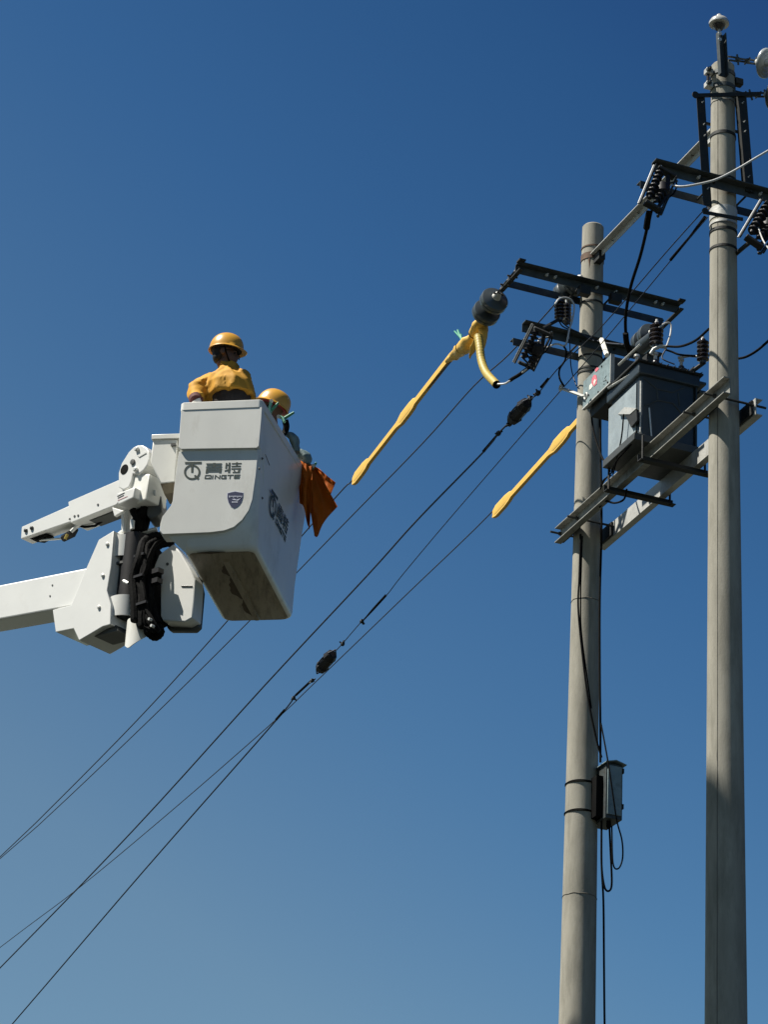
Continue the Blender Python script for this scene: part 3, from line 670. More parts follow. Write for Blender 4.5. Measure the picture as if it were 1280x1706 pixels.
# torn leftover bracket under the box
sb = thing('bracket', Pb(1035, 700, -.33), 'small dark shelf bracket on the pale side of the transformer', 'bracket')
MB().prism([Pb(1030, 690, -.33), Pb(1041, 678, -.33), Pb(1061, 680, -.33), Pb(1050, 690, -.33)], B*.03-Z*.015).build('shelf', steel_l, sb)
MB().prism([Pb(1042, 690, -.325), Pb(1061, 682, -.325), Pb(1062, 700, -.325), Pb(1052, 712, -.325)], B*.02).build('gusset', steel_d, sb)

# loose cables round the left pole
CG = 'cables strapped to the left pole'
def cab(pts, r, lab, m=black): return wire('cable', pts, r, lab, m, 'cable', 6, CG)
cab([Pb(*q) for q in ((985, 680, -.2), (990, 720, -.2), (1003, 760, -.2), (1017, 785, -.25))], .0085, 'black cable swinging from the terminal box to the beam end')
cab([Pb(*q) for q in ((1040, 690, -.345), (1036, 730, -.34), (1026, 775, -.32), (1022, 790, -.3))], .0065, 'thin dark cable hanging in front of the transformer side')
cab([Pb(*q) for q in ((1062, 718, -.33), (1052, 740, -.33), (1030, 765, -.33), (1020, 785, -.3))], .008, 'dark cable curling along the foot of the transformer side')
cab([Pb(*q) for q in ((1022, 785, -.27), (1008, 800, -.27), (1001, 815, -.27), (1006, 800, -.27), (1019, 792, -.27))], .006, 'small loop of cable above the left end of the beam')
cab([Pb(*q) for q in ((1045, 815, -.2), (1040, 832, -.18), (1025, 838, -.18), (1008, 835, -.18), (1000, 845, -.18))], .0085, 'cable loop sagging beneath the near beam')
cab([Pb(*q) for q in ((1000, 690, .05), (1002, 780, .05), (1003, 880, .05), (1000, 1000, .05), (1000, 1120, .05), (1001, 1210, .05), (1001, 1270, .06))], .010, 'straight black cable down the shaded edge of the left pole')
ra = lambda y: SPAN-.26
cab([Pa(*q) for q in ((968, 890, 2.26), (966, 960, 2.25), (964, 1010, 2.24), (970, 1080, 2.235), (980, 1160, 2.225), (994, 1230, 2.215), (1003, 1262, 2.21))], .0085, 'black cable slanting down the face of the left pole')
cab([Pa(*q) for q in ((971, 893, 2.255), (969, 950, 2.25), (968, 1000, 2.24), (970, 1060, 2.235), (986, 1180, 2.22))], .006, 'thinner cable tied beside the slanting one')

# ------------------------------------------------------------------ meter box low on the left pole
mbx = thing('meter_box', Pa(1020, 1365, 2.2), 'small grey meter box with a peaked hood strapped to the left pole', 'meter box')
ba0, ba1 = 2.17, 2.45
bz1, bz0 = Pa(1020, 1272, ba0).z, Pa(1022, 1364, ba0).z
bb0 = (Pa(1010, 1320, ba0)-OR).dot(B); bb1 = (Pa(1038, 1320, ba0)-OR).dot(B)
MB().abh(ba0, ba1, bb0, bb1, bz0, bz1).build('case', steel, mbx, bevel=.004)
MB().abh(ba0-.012, ba0-.001, bb0+.012, bb1-.012, bz0+.03, bz1-.02).build('door', boxm, mbx, bevel=.003)
for k in (0.2, .85): MB().abh(ba0-.014, ba0+.02, bb1-.008, bb1+.006, bz0+(bz1-bz0)*k, bz0+(bz1-bz0)*k+.04).build('hinge', steel_d, mbx)
bm_ = (bb0+bb1)/2
hd = MB()
hd.prism([W(ba0-.035, bb0-.018, bz1), W(ba0-.035, bm_, bz1+.025), W(ba0-.035, bb1+.018, bz1), W(ba0-.035, bb1+.018, bz1-.006), W(ba0-.035, bm_, bz1+.018), W(ba0-.035, bb0-.018, bz1-.006)], A*(ba1-ba0+.06))
hd.build('hood', boxm, mbx)
MB().abh(ba0+.05, ba1, bb0-.06, bb0, bz0+.02, bz1-.1).build('back_plate', black, mbx)
for y in (1292, 1341):
    h = Pa(968, y, 2.24).z
    for dz in (0, .012):
        r = rad_at(OL, h)+.004
        pts = [OL+V((math.cos(x)*r, math.sin(x)*r, h+dz*math.sin(x*1.5+1)+.012*math.sin(x))) for x in [2*math.pi*k/40 for k in range(41)]]
        MB().tube(pts, .0045, 6, cap=False).build('strap_wire', black, mbx)
cab([Pa(*q) for q in ((1003, 1366, 2.3), (1003, 1440, 2.3), (1006, 1500, 2.3), (1007, 1600, 2.3), (1008, 1706, 2.3), (1011, 1900, 2.3))], .0085, 'straight black cable hanging below the meter box to the ground')
cab([Pa(*q) for q in ((1003, 1366, 2.26), (1003, 1440, 2.26), (1008, 1478, 2.26), (1016, 1484, 2.26), (1020, 1470, 2.26), (1018, 1420, 2.26), (1016, 1376, 2.26))], .0085, 'longer cable loop hanging below the meter box')
cab([Pa(*q) for q in ((1002, 1205, 2.2), (1013, 1265, 2.12), (1020, 1310, 2.1), (1028, 1365, 2.12), (1037, 1400, 2.2), (1038, 1430, 2.2), (1031, 1447, 2.2), (1022, 1438, 2.2), (1020, 1376, 2.2))], .0065, 'thin cable crossing the meter box and looping below it')
MB_ = MB().lathe(Pa(1015, 1367, 2.25), -Z, [(0, .02), (.05, .02), (.07, .012)], 10).build('cable_gland', black, mbx)
# ------------------------------------------------------------------ aerial lift: bucket
al = thing('aerial_lift', K(.3, .6, -1.2), 'white aerial work platform: tall bucket on a jointed white boom entering from the left', 'aerial lift')
BW, BD = .645, 1.33
def fl(u, v, w_):                                                   # the right wall flares outward behind the front corner
    if u < .4: return u
    s = max(0, min(1, (v-.04)/.5)); s = s*s*(3-2*s)
    return u+.105*s*max(0, min(1, (w_+1.1)/1.1))**1.3
def kring(u0, u1, v0, v1, w_, r, n=6):
    o = []
    for (cu, cv, s0) in ((u1-r, v1-r, 0), (u0+r, v1-r, 90), (u0+r, v0+r, 180), (u1-r, v0+r, 270)):
        for k in range(n+1):
            a = math.radians(s0+90*k/n); o.append(K(fl(cu+r*math.cos(a), cv+r*math.sin(a), w_), cv+r*math.sin(a), w_))
    return o
sh = MB()
rings = []
for w_, u0, u1, v0, v1, r in ((-1.233, .135, .628, .118, 1.388, .05), (-1.229, .115, .648, .098, 1.410, .06), (-1.215, .098, .663, .08, 1.428, .07), (-1.185, .085, .671, .065, 1.434, .075), (-.95, .06, .665, .03, 1.435, .07), (-.5, .02, .652, .02, 1.438, .06), (0, .006, .64, .008, 1.44, .05), (.0, .04, .605, .045, 1.405, .04), (-.6, .05, .60, .06, 1.40, .05), (-1.12, .12, .60, .14, 1.36, .05)):
    rings.append(kring(u0, u1, v0, v1, w_, r))
bk = sh.loft(rings).build('bucket', white2, al, ang=40)
# stained underside, its skid rib and the grime along it
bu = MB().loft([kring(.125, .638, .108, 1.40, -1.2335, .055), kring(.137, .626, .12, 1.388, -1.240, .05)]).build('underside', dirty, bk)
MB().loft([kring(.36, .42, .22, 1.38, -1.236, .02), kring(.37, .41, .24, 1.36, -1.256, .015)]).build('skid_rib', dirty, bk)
for v0_, v1_, wd in ((.25, .55, .030), (.50, 1.0, .05), (.9, 1.36, .026)):
    MB().tube([K(.36+.02*math.sin(7*t_+v0_)+.01*(t_ % .3), v0_+(v1_-v0_)*t_, -1.241) for t_ in [k/10 for k in range(11)]], [wd*max(.05, math.sin(math.pi*k/10)**.5)*(.7+.5*((k*7) % 5)/5) for k in range(11)], 8, flat=.05).build('grime_streak', grime, bk)
MB().tube([K(.20, .10, -1.236), K(.30, .098, -1.238), K(.42, .10, -1.236)], [.004, .016, .004], 6, flat=.5).build('drain_slot', grime, bk)
# rim
rm = MB().loft([kring(-.002, .645, -.002, 1.448, -.066, .035), kring(-.006, .650, -.010, 1.452, -.063, .035), kring(-.006, .650, -.010, 1.452, -.002, .035), kring(-.003, .647, -.007, 1.449, .002, .034), kring(.036, .61, .036, 1.41, .002, .03), kring(.036, .61, .036, 1.41, -.066, .03)]).build('rim', white2, bk)
# front panel: an upper box proud of a lower one, flared at its lower left
def loc(P): q = P-K0; return (q.dot(KU), q.z)
def wallu(u, v, w_):                                                # outer face of the right wall
    b = .64+.012*min(1, -w_/.5)+.013*max(0, (-w_-.5)/.45)
    return fl(b, v, w_)+u-.64
def shell(outline, v0, v1, name, lean=0, m=white2):
    L_ = [loc(Kv(x, y, v0)) for x, y in outline]
    mb = MB()
    def ring(v, ins): 
        cu = sum(a for a, b in L_)/len(L_); cw = sum(b for a, b in L_)/len(L_)
        return [K(a+(cu-a)*ins, v, b+(cw-b)*ins) for a, b in L_]
    mb.loft([ring(v0+.012, .002), ring(v0+.004, .005), ring(v0, .014)][::-1]+[ring(v0+.022, 0), ring(v1, -.0)])
    return mb.build(name, m, bk, ang=28)
shell([(301.5, 681), (437, 678), (435.5, 700), (431.5, 743), (428, 746), (300, 748), (296.5, 745)], -.006, .07, 'upper_panel')
low = [(297.5, 752), (431, 748), (427, 790), (421, 832), (415, 850), (404, 866), (390, 878), (374, 884), (350, 887), (300, 889), (270, 890), (265.5, 885), (266.5, 872), (270, 860), (284, 842), (287, 834), (292, 790)]
lp = shell(low, .018, .16, 'lower_panel')
# sloping underside of the front panel down to the tub
L_ = [loc(Kv(x, y, .06)) for x, y in ((274, 890), (300, 890), (350, 888), (374, 885), (392, 877), (405, 866), (415, 852), (421, 834))]
G_ = [(.10, -1.222), (.17, -1.23), (.30, -1.23), (.42, -1.23), (.53, -1.228), (.60, -1.21), (.64, -1.16), (.65, -1.05)]
mb = MB(); n = len(L_)
vs = [K(a, .035, b+.004) for a, b in L_]+[K(a, .11, b) for a, b in G_]+[K(a, .25, b+.05) for a, b in G_]
mb.add(vs, [(i, i+1, n+i+1, n+i) for i in range(n-1)]+[(n+i, n+i+1, 2*n+i+1, 2*n+i) for i in range(n-1)])
mb.build('front_sill', white2, bk, ang=50)
MB().tube([K(*q) for q in ((.648, .10, -.40), (.655, .13, -.43), (.66, .16, -.62), (.645, .2, -.95), (.635, .27, -1.08), (.60, .18, -1.14))], .004, 5).build('side_seam', white2, bk)
for q in ((436, 764), (431, 781), (436, 830)):
    MB().lathe(Ku(*q, .660), KU, [(0, .011), (.006, .011), (.007, .005), (.012, .005)], 8).build('bolt', greyp, bk)
MB().tube([Kv(442, 757, .1), Kv(449, 775, .2)], .003, 5).build('drip_line', greyp, bk)

# printing on the front and, larger, on the right hand side
LG = []                                                             # rectangles and strokes in photo-pixel units from (300,760)
z_ = 11.636
def P_(*q): LG.append([(a/z_, b/z_) for a, b in q])
P_((92, 112), (415, 108), (413, 150), (95, 155))
P_((212, 150), (262, 150), (250, 315), (212, 318))
for k in range(26):                                                 # the ring of the Q
    a0_, a1_ = math.radians(k*360/26), math.radians((k+1)*360/26)
    f_ = lambda a, r: (232+r*math.cos(a)*1.0, 310+r*math.sin(a)*.93)
    P_(f_(a0_, 160), f_(a1_, 160), f_(a1_, 122), f_(a0_, 122))
P_((265, 380), (295, 360), (370, 430), (340, 460))
for x0, x1, y0, y1 in ((505, 810, 140, 158), (515, 805, 172, 188), (500, 810, 203, 220), (635, 685, 132, 210), (505, 800, 236, 254), (545, 765, 268, 280), (545, 765, 295, 312)):
    P_((x0, y0), (x1, y0-3), (x1, y1-3), (x0, y1))
P_((505, 236), (550, 236), (540, 328), (490, 330)); P_((765, 236), (808, 236), (795, 325), (750, 325))
for q in (((885, 130), (912, 130), (905, 240), (872, 240)), ((940, 125), (975, 125), (965, 322), (925, 322)), ((880, 165), (975, 160), (975, 178), (880, 184)), ((862, 275), (975, 245), (975, 265), (862, 298)),
          ((1000, 135), (1190, 130), (1188, 150), (1000, 155)), ((1085, 118), (1118, 118), (1112, 205), (1080, 205)), ((995, 188), (1175, 182), (1172, 204), (993, 209)), ((990, 235), (1180, 230), (1178, 250), (990, 256)),
          ((1130, 232), (1165, 232), (1155, 322), (1115, 322)), ((1020, 305), (1130, 302), (1128, 322), (1015, 322)), ((1030, 268), (1060, 268), (1072, 292), (1040, 292))): P_(*q)
def bar(x0, y0, x1, y1, t_=17):
    dx, dy = x1-x0, y1-y0; L = math.hypot(dx, dy); nx, ny = -dy/L*t_/2, dx/L*t_/2
    P_((x0+nx, y0+ny), (x1+nx, y1+ny), (x1-nx, y1-ny), (x0-nx, y0-ny))
for a in ((490, 372, 600, 372), (485, 430, 600, 430), (492, 372, 478, 438), (598, 372, 588, 438), (560, 412, 580, 438),       # Q
          (633, 366, 622, 440), (672, 440, 684, 366), (684, 370, 765, 436), (760, 440, 772, 366),                              # I N
          (810, 372, 900, 372), (808, 372, 798, 434), (798, 432, 885, 432), (890, 404, 884, 436), (850, 404, 892, 404),        # G
          (915, 370, 1035, 366), (975, 368, 960, 438), (1055, 366, 1165, 362), (1052, 398, 1158, 395), (1048, 428, 1150, 425), (1060, 362, 1048, 432)):  # T E
    bar(*a)
def printing(par, f, ext, name, m, polys=LG):
    mb = MB()
    for i, pts in enumerate(polys): mb.prism([f(*q) for q in pts], ext*(1+.02*(i % 7)))
    return mb.build(name, m, par)
printing(lp, lambda x, y: Kv(300+x, 760+y, .0175), -KV*.0012, 'lettering', logo_g)
sx_, sy_ = 1/208*1.30, 1/187*1.32
printing(bk, lambda x, y: K(wallu(.6405, .30+x*sx_, -.52-y*sy_), .30+x*sx_, -.52-y*sy_), KU*.0015, 'lettering', logo_g)
sh_ = [(922, 722), (1000, 700), (1070, 688), (1140, 702), (1220, 712), (1215, 790), (1190, 880), (1150, 940), (1100, 985), (1042, 1010), (985, 975), (940, 900), (918, 810)]
fz = lambda v: (lambda x, y: Kv(300+x/z_, 760+y/z_, v))
em = printing(lp, fz(.0178), -KV*.001, 'shield_emblem', pale, [[(1068+(x-1068)*1.07, 845+(y-845)*1.07) for x, y in sh_]])
printing(em, fz(.0166), -KV*.001, 'shield_field', navy, [sh_])
scr = []
for x in range(950, 1200, 26):
    h = 20+16*((x*7) % 3)/2
    scr.append([(x, 770-(8 if x in (950, 1054) else 0)), (x+17, 768), (x+14, 770+h*.7), (x-3, 772+h)])
for x in range(1005, 1110, 24): scr.append([(x, 878), (x+16, 875), (x+13, 902), (x-3, 905)])
scr.append([(1000, 835), (1050, 825), (1090, 845), (1180, 815), (1120, 862), (1040, 850)])
printing(em, fz(.0154), -KV*.001, 'white_script', pale, scr)

# ------------------------------------------------------------------ tool bin hanging on the bucket's left side
tv = .22
tb_ = MB()
F_ = [loc(Kv(x, y, tv)) for x, y in ((254.5, 732), (296, 732), (292, 803), (267, 806), (250, 770))]
def bin_ring(v, dw=0): return [K(a, v, b) for a, b in F_]
bo = MB().prism(bin_ring(tv), KV*.26).build('tool_bin', white2, al, bevel=.01)
(ua, wa), (ub, wb_) = loc(Kv(267, 806, tv)), loc(Kv(292, 803, tv))
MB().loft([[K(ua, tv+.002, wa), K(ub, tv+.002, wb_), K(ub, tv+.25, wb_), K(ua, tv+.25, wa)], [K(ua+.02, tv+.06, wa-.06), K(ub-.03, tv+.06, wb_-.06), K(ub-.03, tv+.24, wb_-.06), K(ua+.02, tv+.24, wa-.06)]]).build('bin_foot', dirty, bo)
c_ = loc(Kv(254, 729, tv))
MB().loft([[K(u_, v_, w_) for u_, v_ in ((c_[0]-.006, tv-.012), (.03, tv-.012), (.03, tv+.27), (c_[0]-.006, tv+.27))] for w_ in (c_[1]-.02, c_[1]+.022)]).build('bin_lid', white2, bo, bevel=.004)
MB().box(Kv(289, 741, tv-.008), KU*.02, KV*.008, Z*.01).build('latch', greyp, bo)
MB().prism([Kv(x, y, .55) for x, y in ((248, 818), (268, 826), (270, 852), (262, 860), (250, 864), (244, 858))], KV*.18).build('mount_block', greyp, al, bevel=.008)

# ------------------------------------------------------------------ main boom and its head
def plate(pts, off, th, name, m, par=al, bevel=.004): return MB().prism([AP(x, y, off) for x, y in pts], -AN*th).build(name, m, par, bevel=bevel)
q0, q1 = AP(0, 974.5, .03), AP(150, 945, .03); r0, r1 = AP(0, 1031, .03), AP(150, 1004, .03)
def ext(p, q, s): return p+(p-q).normalized()*s
b0_, b1_ = ext(q0, q1, 5.5), ext(r0, r1, 5.5)
bm = MB().prism([b0_, q1, r1, b1_], -AN*.24).build('main_boom', white, al, bevel=.012)
MB().tube([ext(AP(0, 1031.5, .15), AP(80, 1017, .15), 5), AP(88, 1015.5, .15)], .016, 5).build('service_pipe', greyp, bm)
for x, y in ((87, 975), (83, 993)): MB().lathe(AP(x, y, .03), AN, [(0, .008), (.004, .008)], 8).build('screw', greyp, bm)
hd_ = [(143, 947), (164, 899), (189, 884), (184.5, 943), (177.5, 984), (184, 1006), (183.5, 1040), (170, 1044), (150, 1056), (131, 1067), (122, 1047), (92, 1053), (87, 1016), (118, 1008)]
bh = plate(hd_, -.01, .34, 'boom_head', white, bevel=.006)
for q in ((179, 907), (171.5, 959), (165, 1012)):
    MB().lathe(AP(*q, -.01), AN, [(0, .016), (.012, .016), (.016, .009)], 6).build('bolt', bolt_m, bh)
MB().prism([AP(x, y, .04) for x, y in ((132, 1062), (168, 1046), (192, 1041), (196, 1050), (160, 1060))], -AN*.2).build('lower_web', greyp, bh)
# rotator: dark drum between two white collars
ctr = lambda x, y: AP(x, y, .17)
def arcshell(par, cx, yt, yb, r, a0, a1, th, name, m, low=None, n=18):
    top, bot = ctr(cx, yt), ctr(cx, yb); mb = MB(); vs = []
    for k in range(n+1):
        a = math.radians(a0+(a1-a0)*k/n); d = AN*math.cos(a)+AT*math.sin(a)
        zb = bot.z if low is None else bot.z-low(k/n)
        for rr in (r, r-th):
            vs.append(V((top.x, top.y, top.z))+d*rr); vs.append(V((top.x, top.y, zb))+d*rr)
    fs = []
    for k in range(n):
        a = 4*k; b = a+4
        fs += [(a, b, b+1, a+1), (a+2, a+3, b+3, b+2), (a, a+2, b+2, b), (a+1, b+1, b+3, a+3)]
    fs += [(0, 1, 3, 2), (4*n, 4*n+2, 4*n+3, 4*n+1)]
    mb.add(vs, fs); return mb.build(name, m, par, ang=40)
ro = MB().lathe(ctr(214, 1036), Z, [(0, .115), (ctr(214, 900).z-ctr(214, 1036).z, .115)], 28).build('rotator', polymer, al)
arcshell(ro, 212, 903, 937, .150, 62, -118, .010, 'upper_collar', white)
arcshell(ro, 212, 1003, 1036, .152, 62, -118, .010, 'lower_collar', white)
MB().lathe(ctr(214, 945), Z, [(-.02, .10), (-.02, .128), (-.0, .128), (0, .10)], 24).build('drum_band', greyp, ro)
MB().tube([AP(206, 968, .02), AP(214, 972, .02)], .014, 8).build('hose_fitting', bolt_m, ro)
arcshell(ro, 237, 1037, 1040, .118, 62, -105, .008, 'lower_guard', white2, low=lambda t: .05+.19*max(0, 1-abs(t-.36)/.66)**.7)
# post, upper plate and small triangle
ps_ = MB().lathe(ctr(209, 893), Z, [(0, .058), (.02, .058), (.022, .042), (ctr(209, 850).z-ctr(209, 893).z, .042)], 18).build('post', white, al)
MB().lathe(ctr(209, 893), Z, [(-.02, .07), (.012, .07), (.03, .055)], 18).build('post_flange', white, ps_)
plate([(186, 845), (206, 851), (190, 860)], .02, .03, 'gusset', white)
plate([(201, 856), (206, 855), (207, 885), (202, 887)], .09, .02, 'post_strip', white)
MB().prism([AP(x, y, .10) for x, y in ((190, 886), (208, 897), (190, 907))], -AN*.16).build('web_plate', greyp, al)
# bracket arm running to the bucket
MB().tube(spl([AP(218, 894, .12), AP(236, 889, .17), AP(262, 883, .24)], 5), [.035]*3+[.04]*8, 12, flat=.55).build('bucket_arm', white, al)
# hose bundle: fat black hoses looping over and down
hs = [((286, 899, .30), (262, 898, .22), (243, 912, .14), (239, 940, .08), (233, 975, .06), (237, 1010, .05), (238, 1045, .06)),
      ((280, 904, .34), (258, 905, .26), (246, 925, .18), (249, 955, .12), (249, 990, .08), (246, 1020, .08), (252, 1052, .10)),
      ((284, 897, .24), (258, 895, .15), (240, 905, .08), (233, 930, .03), (223, 965, .02), (225, 1000, .02), (226, 1035, .03)),
      ((290, 904, .38), (270, 905, .32), (256, 918, .25), (248, 945, .2), (247, 980, .16), (252, 1010, .14), (262, 1040, .14)),
      ((270, 897, .20), (252, 903, .16), (249, 925, .12), (243, 960, .11), (245, 1000, .12), (250, 1030, .14), (266, 1050, .16), (258, 1060, .16), (244, 1050, .12)),
      ((262, 900, .12), (247, 910, .08), (243, 935, .05), (237, 965, .04), (240, 1000, .05), (240, 1030, .06), (246, 1056, .08))]
hbn = MB().prism([AP(x, y, .16) for x, y in ((228, 935), (250, 908), (262, 925), (250, 960), (258, 1005), (262, 1035), (243, 1045), (230, 1010), (222, 975))], -AN*.12).build('hose_guard', black, al, bevel=.01)
for i, h in enumerate(hs):
    P = spl([AP(*q) for q in h], 8)
    MB().tube(P, [(.043, .030, .040, .034, .036, .026)[i]+(.004 if j % 2 else 0) for j in range(len(P))], 10).build('hose', black, hbn)
for i in range(9):                                                  # thinner lines looping through the bundle
    o = i*.9; P = spl([AP(280+random.uniform(-4, 8), 898+o, .26), AP(252+random.uniform(-8, 8), 904+o*2, .10), AP(228+random.uniform(-3, 16), 945+o*2, .03), AP(226+random.uniform(-2, 26), 990+o, .02), AP(240+random.uniform(-6, 18), 1030+o, .04), AP(256+random.uniform(-10, 10), 1052, .08)], 7)
    MB().tube(P, random.choice((.010, .013, .017)), 8).build('thin_hose', black, hbn)
for q in ((232, 925, .02), (230, 960, .0), (236, 1005, .0)): MB().box(AP(*q), AT*.055, AN*.012, Z*.010).build('hose_tie', polymer, hbn)
for a_, b_ in (((254, 950, .1), (270, 955, .1)), ((252, 966, .1), (268, 972, .1))): MB().box((AP(*a_)+AP(*b_))/2, AT*.04, AN*.03, Z*.02).build('clamp_block', polymer, hbn)
for q in ((252, 1033), (256, 1044)): MB().lathe(AP(*q, .02), AN, [(0, .012), (.03, .012)], 8).build('hose_fitting', bolt_m, hbn)
# hanging valve cover to the right
VN = math.radians(207); vn = V((math.sin(VN), math.cos(VN), 0)); vo = AP(290, 970, .22)
vp = lambda x, y, o=0: hit(x, y, vo-vn*o, vn)
vc = MB().prism([vp(x, y) for x, y in ((257, 930), (272, 918), (289, 906), (301, 921), (314, 944), (325, 965), (323, 1000), (320.5, 1029), (308, 1036), (271, 1034), (267, 1026), (267, 990), (268, 952), (262, 948), (256, 949))], -vn*.14).build('valve_cover', white, al, bevel=.01)
MB().prism([vp(x, y, .12) for x, y in ((300, 955), (331, 960), (336, 985), (331, 1044), (323, 1051), (282, 1051), (277, 1045), (277, 1000))], -vn*.06).build('cover_back', greyp, vc, bevel=.012)
MB().tube([vp(302, 976.5, -.003), vp(320, 976.5, -.003)], .005, 5).build('handle_slot', greyp, vc)
MB().lathe(vp(279, 940), vn, [(0, .012), (.008, .012)], 8).build('screw', greyp, vc)
for q in ((313, 1038), (318, 1036)): MB().tube([vp(q[0]-4, q[1]+3, .1), vp(q[0]+3, q[1]-3, .1)], .008, 6).build('latch', bolt_m, vc)

# ------------------------------------------------------------------ jib
jb = plate([(113, 836), (196, 800), (206, 800), (210, 822), (193, 841), (117, 871)], .02, .19, 'jib', white, bevel=.006)
MB().prism([AP(x, y, .05) for x, y in ((35.5, 877.5), (118, 841), (120, 868), (34, 897.5))], -AN*.13).build('inner_jib', white, jb, bevel=.006)
MB().prism([AP(x, y, .08) for x, y in ((140, 862), (190, 842), (192, 852), (150, 868))], -AN*.12).build('under_channel', greyp, jb)
for x, y in ((163, 841), (124, 860), (130, 859), (116, 865)): MB().lathe(AP(x, y, .02), AN, [(0, .010), (.005, .010)], 8).build('screw', greyp, jb)
for x, y in ((53, 880), (43, 884)): MB().lathe(AP(x, y, .05), AN, [(0, .018), (.012, .018), (.02, .008)], 8).build('bolt', greyp, jb)
MB().prism([AP(x, y, .09) for x, y in ((46, 897), (74, 884), (78, 890), (62, 899))], -AN*.08).build('cable_slot', black, jb)
MB().tube([AP(66, 900, .12), AP(106, 897, .12)], .010, 8).build('cylinder_rod', bolt_m, jb)
MB().tube([AP(105, 897, .12), AP(120, 889, .12), AP(126, 880, .12)], [.030, .034, .026], 10).build('cylinder_head', polymer, jb)
MB().tube([AP(108, 898, .08), AP(112, 890, .08)], .012, 8).build('hose_fitting', yel2, jb)
MB().tube([AP(118, 886, .08), AP(128, 876, .1), AP(134, 873, .1)], .016, 8).build('hose_fitting', white, jb)
MB().tube([AP(126, 874, .1), AP(140, 878, .12), AP(158, 876, .14), (AP(180, 862, .16))], .010, 6).build('hose', black, jb)
# jib head: round ended plate with bolts, winch housing
cap = []
for k in range(15):
    a = math.radians(-40+k*180/14+0); cap.append((232+17*math.cos(math.radians(125)-math.radians(k*190/14))*1.0, 759-19*math.sin(math.radians(125)-math.radians(k*190/14))))
jh_pts = [(197, 803), (197, 788), (202, 772), (214, 753)]+[(222, 745), (229, 741.5), (237, 741.5), (244, 746), (248, 753), (248.5, 764), (245, 774), (239, 783), (230, 790), (221, 789), (219, 800), (214, 812), (205, 816), (197, 812)]
jh = plate(jh_pts, -.02, .17, 'jib_head', white, bevel=.008)
MB().lathe(AP(207, 782, -.02), AN, [(0, .042), (.004, .042), (.0045, .036)], 24).build('pivot_hole', black, jh)
for q in ((229, 749), (227, 783)): MB().lathe(AP(*q, -.02), AN, [(0, .020), (.02, .020), (.026, .012)], 12).build('bolt', bolt_m, jh)
MB().lathe(AP(221.5, 770, -.02), AN, [(0, .024), (.012, .024), (.014, .012)], 12).build('boss', greyp, jh)
MB().prism([AP(x, y, -.02) for x, y in ((229, 759), (243, 752.5), (244, 755), (232, 762))], AN*.006).build('raised_rib', white, jh)
wh = plate([(219, 793), (226, 789), (249, 789), (243, 832), (226, 838), (204, 833), (208, 815)], .0, .22, 'winch_housing', white2, bevel=.012)
MB().prism([AP(x, y, -.07) for x, y in ((194, 822), (224, 811), (222, 829), (196, 841))], -AN*.16).build('control_pod', white, wh, bevel=.010)
for i, (xa, ya) in enumerate(((195, 827), (196, 830))): MB().tube([AP(xa, ya, -.071), AP(xa+12-i*2, ya-6+i, -.071)], .0035, 5).build('printed_stripe', greyp, wh)
MB().tube([AP(196, 834, -.071), AP(212, 827, -.071)], .0022, 5).build('printed_stripe', red, wh)
for i, q in enumerate((((243, 800, .12), (252, 815, .16), (246, 838, .16), (236, 862, .14), (233, 885, .14)), ((236, 830, .1), (240, 850, .1), (226, 868, .1), (224, 886, .1)), ((246, 806, .2), (256, 822, .22), (248, 850, .22), (240, 880, .2)), ((225, 838, .05), (222, 850, .08), (230, 866, .1), (230, 884, .12)), ((240, 836, .1), (232, 845, .12), (236, 870, .14), (240, 886, .16)))):
    MB().tube(spl([AP(*p) for p in q], 6), .034, 10).build('hose', black, wh)
plate([(243, 808), (252, 813), (251, 818), (243, 813)], .06, .02, 'hose_clip', white, wh)
plate([(254, 816), (258, 816), (258, 826), (255, 825)], .06, .02, 'hose_clip', white, wh)
plate([(216, 864), (222, 866), (221, 880), (216, 882)], .04, .02, 'hose_clip', white, wh)

# ------------------------------------------------------------------ people
def grow(name, verts, edges, m, par, sub=2, amp=0, freq=10, root=None, seed=0):
    me = bpy.data.meshes.new(name); names = list(verts); org = V(par['_o'])
    me.from_pydata([verts[k][0]-org for k in names], [(names.index(a), names.index(b)) for a, b in edges], [])
    o = bpy.data.objects.new(name, me); sc.collection.objects.link(o)
    o.modifiers.new('s', 'SKIN'); su = o.modifiers.new('u', 'SUBSURF'); su.levels = sub; su.render_levels = sub
    sv = me.skin_vertices[0].data
    for i, k in enumerate(names):
        r = verts[k][1]; sv[i].radius = r if isinstance(r, tuple) else (r, r)
        sv[i].use_root = (k == (root or names[0]))
    dg = bpy.context.evaluated_depsgraph_get(); me2 = bpy.data.meshes.new_from_object(o.evaluated_get(dg))
    bpy.data.objects.remove(o)
    if amp:
        for v in me2.vertices:
            q = v.co*freq+V((seed, 0, 0)); nn = noise.noise(q)+.6*noise.noise(q*2.1)
            rid = abs(noise.noise(V((q.x*1.2, q.y*1.2, q.z*.7))))
            v.co += v.normal*amp*(nn*.7-rid*1.4)
    for p in me2.polygons: p.use_smooth = True
    me2.materials.clear(); me2.materials.append(m)
    o = bpy.data.objects.new(name, me2); sc.collection.objects.link(o); o.parent = par; o['_o'] = tuple(org)
    return o
def kk(d): return {k: (K(*v[0]), v[1]) for k, v in d.items()}
